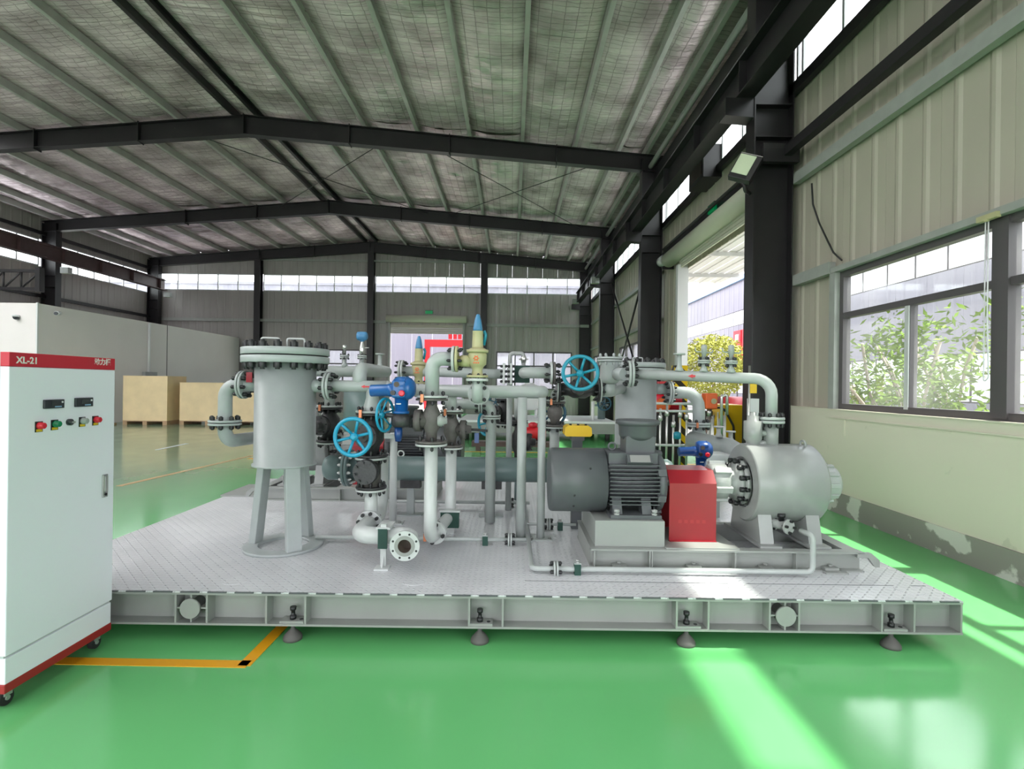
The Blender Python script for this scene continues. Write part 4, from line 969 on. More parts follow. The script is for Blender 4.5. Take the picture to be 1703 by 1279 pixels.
obj('raised_face', MB().lathe((of_.x, 3.571, ZH), Y3, [(0, 0.046), (0, 0.070), (0.005, 0.070), (0.005, 0.046), (0, 0.046)], 32, cap=False), 'skid_paint', fo)
obj('bore', MB().lathe((of_.x, 3.574, ZH), Y3, [(0.0, 0.0455), (0.10, 0.0455), (0.10, 0.001)], 24, cap=False), 'bore', fo)
for k in range(8): obj('bolt_hole', MB().cyl((of_.x + 0.086 * math.cos(k * PI / 4 + .4), 3.5735, ZH + 0.086 * math.sin(k * PI / 4 + .4)), (of_.x + 0.086 * math.cos(k * PI / 4 + .4), 3.576, ZH + 0.086 * math.sin(k * PI / 4 + .4)), 0.008, seg=8), 'bolt_black', fo)
joint(hd, (-1.12, 4.16, ZH), Y3, 0.100, 8, 0.018, 'pipe_white', bs=0.03, tag_copper=True)
st = P(636, 945, 3.72); s1 = thing('pipe_stand', (st.x, 3.74, DECK), 'small grey stand with dark green rubber block under the open header', 'stand', 'pipe stands')
obj('foot', MB().bb(st.x - 0.05, st.x + 0.05, 3.67, 3.76, DECK, DECK + 0.012), 'pipe_white', s1)
obj('gusset', MB().prism([(3.69, DECK + 0.012), (3.74, DECK + 0.012), (3.74, DECK + 0.09)], st.x - 0.005, st.x + 0.005, 'yz'), 'pipe_white', s1)
obj('post', MB().bb(st.x - 0.02, st.x + 0.02, 3.735, 3.755, DECK + 0.012, 0.62), 'pipe_white', s1)
obj('rubber_block', MB().bb(st.x - 0.035, st.x + 0.03, 3.715, 3.735, 0.45, 0.59), 'rubber_green', s1)
obj('clamp_strap', MB().bb(st.x - 0.05, st.x + 0.05, 3.72, 3.90, 0.585, 0.60), 'pipe_white', s1)
# support post beside
def post(lab, x, y, ztop, r=0.035, m='pipe_grey', bw=0.10, grp='pipe support posts'):
    t = thing('support_post', (x, y, DECK), lab, 'post', grp)
    obj('tube', MB().cyl((x, y, DECK + 0.012), (x, y, ztop), r), m, t); obj('base_plate', MB().bb(x - bw, x + bw, y - 0.07, y + 0.07, DECK, DECK + 0.012), m, t)
    bolts(t, (x + bw * 0.75, y - 0.04, DECK + 0.018), Z3, 0, 1, 0.03, 0.02, 'skid_paint'); bolts(t, (x - bw * 0.75, y - 0.04, DECK + 0.018), Z3, 0, 1, 0.03, 0.02, 'skid_paint')
    return t
pp = post('slim white support post right of the blue handwheel', P(654, 800, 4.93).x, 4.93, 1.16, 0.034, 'pipe_white')
obj('bracket_arm', MB().bb(P(600, 737, 4.93).x, P(662, 737, 4.93).x, 4.88, 4.98, 1.11, 1.15), 'pipe_grey', pp)
# rear small valve and upper pipe
valve('check_valve', 'black valve half hidden behind the filter vessel', P(548, 706, 5.2), 0.34, Z3, (-0.3, -1, 0), 0.10, 0.125, grp='black cast valves')
run('riser_pipe', 'short white riser above the black valve behind the filter vessel', [P(548, 676, 5.2), P(548, 640, 5.2), P(560, 622, 5.2)], 0.05, 'pipe_white', 0.05)
zz = P(590, 618, 5.2).z; xr = P(646, 617, 5.2).x
up = run('upper_pipe', 'grey upper pipe behind the filter vessel with three small nozzles on top', [V(-2.05, 5.2, 1.25), V(-2.05, 5.2, zz), V(xr, 5.2, zz), V(xr, 4.22, zz), V(xr, 4.22, 1.60)], 0.055, 'pipe_grey', 0.11)
def nozzle(parent, p, h, fR, m='pipe_grey', r=0.02, blank=True):
    p = Vector(p); n_ = obj('nozzle', MB().lathe(p, Z3, [(0, r * 2.0), (0.03, r * 1.3), (0.045, r), (h, r)], 14), m, parent)
    obj('nozzle_flange', MB().lathe(p + Z3 * h, Z3, [(0, fR), (0.014, fR)], 20), m, n_); return n_
nz1 = nozzle(up, (P(632, 600, 5.2).x, 5.2, zz + 0.04), 0.13, 0.045)
nz2 = nozzle(up, (P(602, 600, 5.2).x, 5.2, zz + 0.04), 0.09, 0.045); nz3 = nozzle(up, (P(573, 600, 5.2).x, 5.2, zz + 0.04), 0.09, 0.04)
def transmitter(lab, p, m='cap_blue', grp='instruments'):
    p = Vector(p); t = thing('pressure_transmitter', p, lab, 'instrument', grp)
    obj('lower_flange', MB().lathe(p, Z3, [(0, 0.045), (0.014, 0.045)], 18), 'pipe_grey', t); bolts(t, p, Z3, 0.035, 4, 0.018, 0.05)
    obj('needle_valve', MB().lathe(p + Z3 * 0.014, Z3, [(0, 0.022), (0.05, 0.030), (0.09, 0.022), (0.14, 0.012), (0.16, 0.012)], 12), 'stainless', t)
    obj('tap_handle', MB().cyl(p + V(0.0, 0, 0.09), p + V(0.07, 0, 0.09), 0.006, seg=6), 'stainless', t)
    obj('head', MB().lathe(p + V(-0.05, 0, 0.205), X3, [(0, 0.035), (0.005, 0.042), (0.03, 0.045), (0.07, 0.045), (0.09, 0.042), (0.10, 0.03)], 20), m, t)
    obj('head_neck', MB().cyl(p + Z3 * 0.15, p + Z3 * 0.18, 0.022, seg=10), m, t)
    return t
transmitter('blue headed pressure transmitter on the upper pipe behind the filter vessel', (P(602, 600, 5.2).x, 5.2, zz + 0.148))
gv = thing('needle_valve', (P(573, 600, 5.2).x, 5.2, zz + 0.148), 'small stainless needle valve beside the filter vessel lid', 'valve', 'instruments')
p = gv.location.copy(); obj('flange', MB().lathe(p, Z3, [(0, 0.045), (0.014, 0.045)], 18), 'pipe_grey', gv); obj('body', MB().lathe(p + Z3 * .014, Z3, [(0, 0.014), (0.06, 0.014), (0.062, 0.02), (0.1, 0.02)], 10), 'stainless', gv); bolts(gv, p, Z3, 0.036, 4, 0.018, 0.06)
# motorised valve
def actuator(lab, c, m, wheel=True, sc_=1.0, zlow=0.0, grp='electric actuators'):
    c = Vector(c); t = thing('electric_actuator', c - Z3 * 0.19 * sc_, lab, 'actuator', grp); k = sc_
    obj('housing', MB().lathe(c + V(-0.055 * k, 0, 0), (1, -0.12, 0), [(0, 0.04 * k), (0.005 * k, 0.075 * k), (0.03 * k, 0.088 * k), (0.09 * k, 0.090 * k), (0.13 * k, 0.078 * k), (0.155 * k, 0.05 * k), (0.16 * k, 0.01)], 28), m, t)
    obj('cover_rib', MB().torus(c + V(0.045 * k, -0.01 * k, 0), (1, -0.12, 0), 0.088 * k, 0.005 * k, 28, 8), m, t)
    obj('drive_motor', MB().lathe(c + V(-0.03 * k, -0.02 * k, -0.012 * k), (-1, 0, -0.04), [(0, 0.05 * k), (0.06 * k, 0.05 * k), (0.062 * k, 0.045 * k), (0.195 * k, 0.045 * k), (0.20 * k, 0.040 * k)], 24), m, t)
    obj('front_panel', MB().box(c + V(-0.005 * k, -0.075 * k, -0.005 * k), (0.10 * k, 0.04 * k, 0.13 * k)), m, t, bevel=0.012 * k)
    obj('indicator_window', MB().cyl(c + V(-0.018 * k, -0.094 * k, 0.030 * k), c + V(-0.018 * k, -0.099 * k, 0.030 * k), 0.020 * k), 'bore', t)
    obj('selector_knob', MB().cyl(c + V(-0.042 * k, -0.094 * k, -0.032 * k), c + V(-0.042 * k, -0.115 * k, -0.032 * k), 0.018 * k), 'bolt_black', t)
    obj('red_knob', MB().lathe(c + V(0.024 * k, -0.094 * k, -0.035 * k), (0, -1, 0), [(0, 0.021 * k), (0.02 * k, 0.023 * k), (0.028 * k, 0.016 * k)], 18), 'button_red', t)
    obj('neck', MB().lathe(c - Z3 * 0.19 * k, Z3, [(0, 0.060 * k), (0.02 * k, 0.060 * k), (0.02 * k, 0.048 * k), (0.12 * k, 0.052 * k)], 22), m, t)
    obj('rating_plate', MB().box(c + V(-0.01 * k, -0.053 * k, -0.115 * k), (0.035 * k, 0.006, 0.008)), 'paper', t)
    if wheel: handwheel(t, c + V(-0.115 * k, -0.03, -0.20 * k), (0.96, -0.28, 0), 0.132 * k, 'wheel_blue', 6, 0.010)
    return t
ac = P(668, 646, 3.95)
actuator('bright blue electric valve actuator with red knob and small handwheel', ac, 'actuator_blue')
gb = thing('gearbox_valve', ac - Z3 * 0.30, 'black gearbox valve under the bright blue actuator', 'valve', 'black cast valves')
obj('gearbox', MB().lathe(ac - Z3 * 0.29, Z3, [(0, 0.06), (0.02, 0.075), (0.07, 0.075), (0.10, 0.055)], 20), 'valve_black', gb)
obj('side_shaft', MB().cyl(ac + V(-0.11, -0.03, -0.20), ac + V(-0.02, 0, -0.21), 0.018), 'valve_black', gb); obj('side_neck', MB().cyl(ac + V(0, 0.02, -0.25), ac + V(0.09, 0.04, -0.25), 0.05), 'valve_black', gb)
obj('drain_plug', MB().lathe(ac + V(-0.02, 0, -0.40), Z3, [(0, 0.022), (0.05, 0.03), (0.11, 0.03)], 10), 'actuator_navy', gb)

# -- centre: riser A with ball valve, safety valves
xa = P(717, 760, 4.0).x; za0, za1 = P(717, 737, 4.0).z, P(717, 662, 4.0).z; xb = P(750, 780, 4.75).x
ra = run('riser_pipe', 'white riser pipe bending at the deck, front centre of the skid', [V(xa, 4.0, za0), V(xa, 4.0, 0.44), V(xb, 4.75, 0.44), V(xb, 4.75, 1.07)], 0.050, 'pipe_white', 0.085)
d_ = (V(xb, 4.75, 0.44) - V(xa, 4.0, 0.44)).normalized(); joint(ra, V(xa, 4.0, 0.44) + d_ * 0.17, d_, 0.088, 4, 0.018, 'pipe_white', bs=0.032, tag_copper=True)
cl = thing('pipe_clamp', (xb + 0.02, 4.62, DECK), 'dark green rubber pipe clamp on a low stand behind the front riser', 'clamp', 'pipe stands')
obj('clamp_block', MB().bb(xb - 0.07, xb + 0.09, 4.60, 4.66, 0.36, 0.50), 'rubber_green', cl); obj('clamp_top', MB().bb(xb - 0.08, xb + 0.10, 4.59, 4.67, 0.50, 0.515), 'pipe_white', cl); obj('clamp_foot', MB().bb(xb - 0.03, xb + 0.05, 4.61, 4.65, DECK, 0.36), 'pipe_white', cl)
va = valve('ball_valve', 'black ball valve on the front riser beside the bright blue actuator', (xa, 4.0, (za0 + za1) / 2), za1 - za0, Z3, (-1, 0.05, 0), 0.066, 0.122, 'valve_cast', 'pipe_white', cover_r=0.085, nb=6)
obj('gland', MB().lathe((xa + 0.05, 3.99, (za0 + za1) / 2), X3, [(0, 0.045), (0.03, 0.045), (0.04, 0.03), (0.07, 0.022)], 14), 'cast_light', va)
zu = P(745, 597, 4.0).z; xs = P(794, 600, 4.0).x
rb = run('relief_line', 'grey pipe elbow rising from the front ball valve to the tall safety valve', [V(xa, 4.0, za1), V(xa, 4.0, zu), V(P(752, 600, 4.0).x, 4.0, zu)], 0.054, 'pipe_grey', 0.11)
joint(rb, (P(757, 600, 4.0).x, 4.0, zu), X3, 0.100, 6, 0.02, 'pipe_white', 'tan_paint', tag_copper=True)
def safety_valve(lab, x, y, z0, side=-1):
    t = thing('safety_valve', (x, y, z0), lab, 'valve', 'safety relief valves')
    b = obj('valve_body', MB().lathe((x, y, z0), Z3, [(0, 0.082), (0.018, 0.082), (0.018, 0.045), (0.06, 0.038), (0.085, 0.05), (0.10, 0.068), (0.175, 0.072), (0.19, 0.066)], 28), 'tan_paint', t)
    bolts(b, (x, y, z0 - 0.008), Z3, 0.064, 6, 0.024, 0.08)
    obj('side_port', MB().lathe((x + side * 0.055, y, z0 + 0.125), (side, 0, 0), [(0, 0.045), (0.07, 0.045), (0.07, 0.04), (0.11, 0.04)], 20), 'tan_paint', b)
    bf = obj('bonnet_flange', MB().lathe((x, y, z0 + 0.19), Z3, [(0, 0.082), (0.022, 0.085), (0.024, 0.070), (0.034, 0.055)], 28), 'tan_paint', t)
    obj('bonnet', MB().lathe((x, y, z0 + 0.22), Z3, [(0, 0.046), (0.02, 0.042), (0.13, 0.040), (0.135, 0.042)], 24), 'tan_paint', t)
    obj('spring_cap', MB().lathe((x, y, z0 + 0.355), Z3, [(0, 0.036), (0.02, 0.036), (0.09, 0.024), (0.115, 0.016), (0.125, 0.013), (0.13, 0.006)], 20), 'cap_blue', t)
    obj('lift_lever', MB().tube([(x + 0.045, y + 0.03, z0 + 0.25), (x + 0.06, y + 0.03, z0 + 0.33), (x + 0.045, y + 0.03, z0 + 0.36)], 0.012, 0.02, 8), 'wheel_teal', t)
    e = obj('red_emblem', MB().torus((x - 0.005, y - 0.071, z0 + 0.145), (0, 1, 0.0), 0.012, 0.0035, 16, 6), 'orange', b)
    for k in range(6): obj('emblem_petal', MB().box((x - 0.005 + 0.019 * math.cos(k * PI / 3), y - 0.070, z0 + 0.145 + 0.019 * math.sin(k * PI / 3)), (0.007, 0.004, 0.007)), 'orange', b)
    for k in range(3): obj('cast_mark', MB().box((x - 0.02 + k * 0.016, y - 0.0705, z0 + 0.110), (0.010, 0.004, 0.010)), 'orange', b)
    return t
zs = P(794, 628, 4.0).z
safety_valve('tall tan safety valve with blue cap and red emblem, front centre', xs, 4.0, zs)
safety_valve('tan safety valve with blue cap farther back, beside the bright blue actuator', P(696, 640, 5.3).x, 5.3, P(696, 640, 5.3).z + 0.01, 1)
fv = run('flanged_bend', 'grey bend with four bolted flange beneath the tall safety valve', [V(xs, 4.0, zs - 0.005), V(xs, 4.0, P(790, 652, 4.0).z - 0.05), V(xs - 0.02, 4.35, P(790, 652, 4.0).z - 0.05)], 0.043, 'pipe_grey', 0.09)
obj('top_flange', MB().lathe((xs, 4.0, zs - 0.028), Z3, [(0, 0.084), (0.02, 0.084)], 28), 'pipe_white', fv)
q = V(xs, 4.20, P(790, 655, 4.2).z); jf = obj('bolted_flange', MB().lathe(q, Y3, [(0, 0.088), (0.03, 0.088)], 32), 'pipe_grey', fv); bolts(jf, q + V(0, 0, 0), Y3, 0.066, 4, 0.034, 0.05, ph=PI / 4)
zc = P(800, 651, 4.6).z
hc = run('upper_header', 'thick grey header pipe crossing the centre of the skid with a rounded end', [V(P(690, 650, 4.6).x, 4.6, zc), V(P(903, 653, 4.6).x, 4.6, zc), V(P(903, 653, 4.6).x, 5.15, zc)], 0.056, 'pipe_grey', 0.09)
zd = P(790, 672, 4.95).z; xv = P(817, 700, 5.0).x
hdn = run('lower_header', 'grey header pipe below the crossing header, turning down as a white leg', [V(P(740, 676, 4.95).x, 4.95, zd), V(xv, 4.95, zd), V(xv, 4.95, DECK + 0.02)], 0.049, 'pipe_grey', 0.08)
joint(hdn, (xv, 4.95, zd - 0.12), Z3, 0.09, 6, 0.016, 'pipe_grey'); joint(hdn, (xv - 0.10, 4.95, zd), X3, 0.09, 6, 0.016, 'pipe_grey', tag_copper=True)
# riser B
zb0, zb1 = P(748, 743, 4.75).z, P(748, 685, 4.75).z
vb = valve('ball_valve', 'black ball valve with side cover on the second riser, behind the front one', (xb, 4.75, (zb0 + zb1) / 2), zb1 - zb0, Z3, (1, 0.02, 0), 0.07, 0.105, 'valve_cast', 'pipe_white', cover_r=0.085, nb=6)
obj('padlock_tag', MB().bb(xb + 0.21, xb + 0.25, 4.74, 4.76, (zb0 + zb1) / 2 - 0.12, (zb0 + zb1) / 2 - 0.03), 'actuator_navy', vb); obj('lever', MB().tube([(xb + 0.16, 4.75, (zb0 + zb1) / 2), (xb + 0.22, 4.74, (zb0 + zb1) / 2), (xb + 0.33, 4.74, (zb0 + zb1) / 2 - 0.01)], 0.012, 0.02, 8), 'valve_black', vb)
run('riser_pipe', 'short white riser above the second ball valve', [V(xb, 4.75, zb1), V(xb, 4.75, P(750, 650, 4.75).z)], 0.044, 'pipe_white')
# upper rear line to the right
ze = P(760, 618, 5.3).z
le = run('rear_line', 'slim grey pipe running behind the tall safety valve to square flanges', [V(P(664, 617, 5.3).x, 5.3, ze), V(P(840, 622, 5.3).x, 5.3, ze - 0.02)], 0.050, 'pipe_grey')
joint(le, (P(668, 617, 5.3).x, 5.3, ze), X3, 0.11, 8, 0.02, 'pipe_white')
for x in (838, 850):
    q = P(x, 622, 5.2); sf = obj('square_flange', MB().box((q.x, 5.25, ze - 0.02), (0.028, 0.20, 0.21)), 'pipe_white', le, bevel=0.004)
    for k in range(4): inst('bolt', bolt_mesh('bolt_black'), sf, (q.x, 5.16, ze - 0.095 + k * 0.05), Vector((0, 0, 1)).rotation_difference(X3), (0.03, 0.03, 0.075))
q = P(872, 622, 5.2); fbox('rubber_collar', 'dark green rubber collar block between square flanges and the round ended pipe', (q.x - 0.02, 5.3, ze - 0.02), (0.15, 0.16, 0.17), 'rubber_green', 'collar')
zr = P(885, 620, 4.95).z
rr = run('bypass_pipe', 'short grey round ended pipe leading to the teal handwheel valve', [V(P(872, 620, 4.95).x, 5.12, zr), V(P(872, 620, 4.95).x, 4.95, zr), V(P(918, 620, 4.95).x, 4.95, zr)], 0.054, 'pipe_grey', 0.08)
joint(rr, (P(919, 620, 4.95).x, 4.95, zr), X3, 0.105, 6, 0.022, 'pipe_white', 'valve_cast', bs=0.034, blen=0.16)
gp = thing('gooseneck_vent', (P(850, 600, 5.5).x, 5.5, 1.77), 'grey gooseneck vent pipe with tap above the crossing header', 'vent pipe')
q0, q1 = P(848, 612, 5.5), P(871, 588, 5.5)
obj('standpipe', MB().cyl((q0.x, 5.5, DECK), (q0.x, 5.5, q0.z), 0.03), 'pipe_grey', gp)
obj('gooseneck', MB().tube([q0, (q0.x, 5.5, q1.z), q1 + V(0.0, 0, 0), (q1.x, 5.5, q0.z - 0.05)], 0.022, 0.035, 10), 'cast_light', gp); obj('tap', MB().lathe((q1.x, 5.5, q1.z - 0.10), Z3, [(0, 0.025), (0.05, 0.034), (0.08, 0.02)], 10), 'stainless', gp); obj('tap_pin', MB().cyl((q1.x - 0.05, 5.5, q1.z - 0.06), (q1.x + 0.05, 5.5, q1.z - 0.06), 0.008, seg=6), 'stainless', gp)
# teal handwheel valve and valves on the right of the posts
w3 = P(965, 620, 4.55)
cg = P(962, 648, 5.15)
valve('gate_valve', 'black gate valve with large teal handwheel, right of centre', cg, 0.40, X3, (w3.x - cg.x, w3.y - cg.y, w3.z - cg.z), 0.085, 0.125, 'valve_black', 'pipe_grey', wheel=w3, wR=0.166, wm='wheel_teal', copper=False)
run('link_pipe', 'short grey link pipe between the teal handwheel valve and the rear vessel', [P(1000, 652, 5.15), P(1016, 652, 5.3), V(1.25, 5.9, 1.60)], 0.05, 'pipe_grey', 0.05)
z40, z41 = P(923, 709, 5.3).z, P(923, 668, 5.3).z
w4 = V(P(923, 690, 5.3).x - 0.01, 5.52, (z40 + z41) / 2)
valve('globe_valve', 'dark cast globe valve beside the second support post', (P(923, 690, 5.3).x, 5.3, (z40 + z41) / 2), z41 - z40, Z3, (0, 1, 0), 0.075, 0.105, 'valve_cast', 'pipe_grey', wheel=w4, wR=0.15, wm='wheel_dark', nb=6)
l4 = run('drop_pipe', 'grey pipe passing down through the dark globe valve', [V(P(945, 652, 5.3).x, 5.3, P(945, 652, 5.3).z), V(P(923, 655, 5.3).x, 5.3, P(945, 652, 5.3).z), V(P(923, 655, 5.3).x, 5.3, z41)], 0.045, 'pipe_grey', 0.06)
run('drop_pipe', 'grey pipe stub below the dark globe valve', [V(P(923, 655, 5.3).x, 5.3, z40), V(P(923, 655, 5.3).x, 5.3, 0.55)], 0.05, 'pipe_grey')
valve('angle_valve', 'dark cast valve with bolted side cover behind the first support post', P(863, 735, 5.95), 0.46, Z3, (1, -0.1, 0), 0.08, 0.10, 'valve_black', 'valve_black', cover_r=0.10, nb=6, copper=False)
run('drop_pipe', 'grey pipe behind the support posts above the dark angle valve', [P(863, 702, 5.95), P(863, 660, 5.95)], 0.055, 'pipe_grey')
run('drop_pipe', 'dark pipe stub under the angle valve behind the support posts', [P(863, 770, 5.95), V(P(863, 770, 5.95).x, 5.95, DECK + 0.01)], 0.05, 'exchanger_teal')
w5 = P(826, 690, 6.2)
valve('gate_valve', 'black gate valve with edge on teal handwheel behind the white leg', P(838, 684, 6.4), 0.30, Z3, (-0.5, -0.4, 0), 0.075, 0.10, 'valve_black', 'pipe_grey', wheel=P(808, 703, 5.9), wR=0.155, wm='wheel_teal', nb=6, copper=False)
post('taller left one of two plain grey support posts in front of the exchanger', P(867, 800, 4.46).x, 4.46, 1.52, 0.040)
post('right one of two plain grey support posts, beside the motor fan cover', P(900, 800, 4.48).x, 4.48, 1.52, 0.034)
# heat exchanger
EXY, EXZ = 5.25, 0.775
hx = thing('heat_exchanger', (-0.1, EXY, DECK), 'long dark teal heat exchanger shell lying across the skid', 'heat exchanger')
obj('shell', MB().cyl((-1.60, EXY, EXZ), (1.35, EXY, EXZ), 0.122, seg=36), 'exchanger_teal', hx)
for x, s in ((-1.63, -1), (1.38, 1)):
    j = joint(hx, (x, EXY, EXZ), X3, 0.185, 12, 0.026, 'exchanger_teal', bs=0.034, bm='bolt_zinc')
    obj('channel_head', MB().lathe((x + s * 0.03, EXY, EXZ), (s, 0, 0), [(0, 0.125), (0.16, 0.125), (0.20, 0.10), (0.22, 0.05)], 28), 'exchanger_teal', hx)
for x in (-1.0, -0.19, 0.9):
    sd = obj('saddle', MB().bb(x - 0.10, x + 0.10, EXY - 0.05, EXY + 0.05, EXZ - 0.19, EXZ - 0.09), 'valve_black', hx); obj('saddle_leg', MB().bb(x - 0.035, x + 0.035, EXY - 0.03, EXY + 0.03, DECK + 0.01, EXZ - 0.19), 'paint_grey', sd); obj('saddle_foot', MB().bb(x - 0.12, x + 0.12, EXY - 0.06, EXY + 0.06, DECK, DECK + 0.012), 'paint_grey', sd)
obj('lifting_eye', MB().torus((P(665, 755, 5.2).x, EXY, EXZ + 0.145), Y3, 0.03, 0.008, 18, 8), 'pipe_white', hx)
# small drain lines on the deck
zl = 0.345
def drain(lab, pts, js, r=0.017, bend=0.04, m='pipe_grey'):
    t = run('drain_line', lab, pts, r, m, bend, 'pipe', 'small drain lines', 12)
    for c, ax in js: joint(t, c, ax, 0.055, 4, 0.014, m, bs=0.026, tag_copper=True, blen=0.085)
    return t
xd = 0.155
y3 = 3.66
drain('thin drain line running forward then along the front of the pump base', [V(xd, 5.55, zl), V(xd, y3, zl), V(2.12, y3, zl), V(2.12, y3, 0.60), V(2.10, 3.78, 0.60)], [((P(924, 955, y3).x, y3, zl), X3)], 0.0185)
q = P(848, 900, 4.3); drain('thin drain line crossing the deck in front of the two support posts', [V(-1.6, q.y, 0.355), V(xd - 0.02, q.y, 0.355)], [((q.x, q.y, 0.355), X3)], 0.016)
q = P(848, 838, 5.45); drain('thin drain line crossing the deck beneath the exchanger', [V(-1.5, 5.62, 0.36), V(xd + 0.05, 5.62, 0.36)], [((P(848, 840, 5.62).x, 5.62, 0.36), X3)], 0.018)
q = D(912, 872, 0.36); drain('short drain line ending at the motor pedestal corner', [V(xd, q.y, 0.36), V(0.60, q.y, 0.36)], [((q.x, q.y, 0.36), X3)], 0.013)
for x, y, lab in ((P(960, 955, y3).x, y3, 'front pump base drain'), (P(807, 900, 4.3).x, 4.3, 'drain before the support posts'), (D(932, 874, .36).x, D(912, 872, .36).y, 'pedestal drain')):
    c = thing('line_clamp', (x, y, DECK), 'small dark green clamp holding the ' + lab, 'clamp', 'small pipe clamps'); obj('block', MB().bb(x - 0.022, x + 0.022, y - 0.03, y + 0.03, DECK, 0.385), 'rubber_green', c); obj('top_strap', MB().bb(x - 0.024, x + 0.024, y - 0.026, y + 0.026, 0.385, 0.392), 'pipe_grey', c); bolts(c, (x, y, 0.40), Z3, 0, 1, 0.03, 0.022, 'bolt_zinc')
dv = thing('flanged_ball_valve', (2.06, 3.9, 0.60), 'small steel flanged ball valve at the foot of the barrel pump', 'valve', 'small flanged valves')
ax = Vector((-0.35, 0.85, -0.02)).normalized(); c0_ = V(2.06, 3.86, 0.605)
obj('body', MB().lathe(c0_, ax, [(0, 0.055), (0.014, 0.055), (0.014, 0.034), (0.13, 0.034), (0.13, 0.055), (0.144, 0.055)], 20), 'cast_light', dv)
bolts(dv, c0_, ax, 0.042, 4, 0.022, 0.05); bolts(dv, c0_ + ax * 0.144, ax, 0.042, 4, 0.022, 0.05); obj('stem', MB().lathe(c0_ + ax * 0.07, Z3, [(0, 0.02), (0.055, 0.02), (0.06, 0.03), (0.085, 0.03)], 8), 'bolt_black', dv)
obj('tail_pipe', MB().cyl(c0_ + ax * 0.144, c0_ + ax * 0.34, 0.02), 'pipe_grey', dv)
d3 = copy_tree(dv); d3['label'] = 'small steel flanged ball valve beyond the pump base on the deck edge'; d3.location = (2.60, 4.78, 0.36); d3.rotation_euler = (0, 0, 0.9)

# -- right group: discharge line
z1_ = 1.70; e0 = P(1048, 622, 4.75)
dl = run('discharge_pipe', 'long grey discharge pipe with red flow arrow rising from the barrel pump and running left', [V(2.06, CY, 1.36), V(2.06, CY, z1_), V(e0.x, e0.y, e0.z)], 0.044, 'pipe_grey', 0.13, seg=22)
joint(dl, (2.06, CY, 1.375), Z3, 0.098, 8, 0.022, 'pipe_grey', bs=0.03)
joint(dl, (e0.x, e0.y, e0.z), (1, -0.05, 0), 0.122, 10, 0.022, 'pipe_grey', bs=0.032)
dd = (V(e0.x, e0.y, e0.z) - V(2.06, CY, z1_))
def on(px):
    best = min(range(200), key=lambda i: abs(851.5 + FPX * (2.06 + dd.x * i / 199) / (CY + dd.y * i / 199) - px)); return V(2.06, CY, z1_) + dd * best / 199
n1 = nozzle(dl, on(1129) + Z3 * 0.04, 0.14, 0.05)
for px, h, lab in ((1170, 0.07, 'small valve with crossbar handle on the discharge pipe, left of two'), (1216, 0.07, 'small valve with crossbar handle on the discharge pipe, near its bend')):
    b0 = on(px) + Z3 * 0.04; nozzle(dl, b0, h, 0.05); p = b0 + Z3 * (h + 0.016)
    sv = thing('gauge_valve', p, lab, 'valve', 'gauge valves on the discharge pipe')
    obj('flange', MB().lathe(p, Z3, [(0, 0.05), (0.014, 0.05)], 18), 'pipe_grey', sv); bolts(sv, p, Z3, 0.04, 4, 0.022, 0.085)
    obj('body', MB().lathe(p + Z3 * 0.014, Z3, [(0, 0.02), (0.05, 0.018), (0.055, 0.024), (0.12, 0.024), (0.13, 0.014)], 12), 'cast_light', sv)
    obj('crossbar', MB().tube([p + V(-0.075, 0, 0.12), p + V(-0.07, 0, 0.085), p + V(0.07, 0, 0.075), p + V(0.075, 0, 0.10)], 0.006, 0.01, 8), 'cast_light', sv)
a = on(1152)
obj('flow_arrow', MB().prism([(a.x - 0.06, a.z), (a.x - 0.02, a.z + 0.016), (a.x - 0.02, a.z + 0.008), (a.x + 0.06, a.z + 0.008), (a.x + 0.06, a.z - 0.008), (a.x - 0.02, a.z - 0.008), (a.x - 0.02, a.z - 0.016)], a.y - 0.052, a.y - 0.040), 'red', dl)
cvp = P(1014, 615, 5.1)
ck = thing('swing_check_valve', cvp - Z3 * 0.14, 'stout grey check valve with bolted round cover behind the teal handwheel', 'valve')
obj('body', MB().lathe(cvp - Z3 * 0.14, Z3, [(0, 0.05), (0.02, 0.085), (0.07, 0.096), (0.20, 0.092), (0.215, 0.10)], 28), 'paint_grey', ck)
j = joint(ck, cvp + Z3 * 0.10, Z3, 0.122, 8, 0.020, 'paint_grey', bs=0.028, bm='paint_grey')
obj('outlet', MB().cyl(cvp + V(0.05, 0, -0.04), V(e0.x - 0.03, e0.y + 0.05, e0.z), 0.06), 'paint_grey', ck); obj('bottom_neck', MB().cyl(cvp - Z3 * 0.14, cvp - Z3 * 0.24, 0.055), 'paint_grey', ck)
xb2 = P(1155, 735, 5.6)
hb = run('suction_header', 'broad grey suction header sloping from the rear towards the barrel pump', [P(1150, 730, 5.9), P(1212, 742, 5.4), P(1270, 778, 4.75)], 0.085, 'paint_grey', 0.2)
for px, py in ((1195, 727), (1215, 735)): nozzle(hb, P(px, py, 5.45) , 0.10, 0.05, 'cast_light', 0.022)
rl = run('rear_elbow_pipe', 'grey elbow pipe with bolted flange descending right of the rear vessel', [P(1112, 653, 5.95), P(1162, 653, 5.95), P(1162, 740, 5.95)], 0.068, 'paint_grey', 0.17, seg=22)
joint(rl, P(1113, 653, 5.95), X3, 0.13, 8, 0.022, 'paint_grey', bs=0.034); joint(rl, P(1162, 706, 5.95), Z3, 0.13, 8, 0.022, 'paint_grey', bs=0.034, tag_copper=True)
obj('reducer', MB().lathe(P(1162, 742, 5.95), Z3, [(0, 0.16), (0.06, 0.11), (0.13, 0.08), (0.20, 0.07)], 24), 'paint_grey', rl)
a2 = actuator('small navy electric actuator with pink red knob behind the red coupling guard', P(1166, 748, 4.9), 'actuator_navy', False, 0.95)
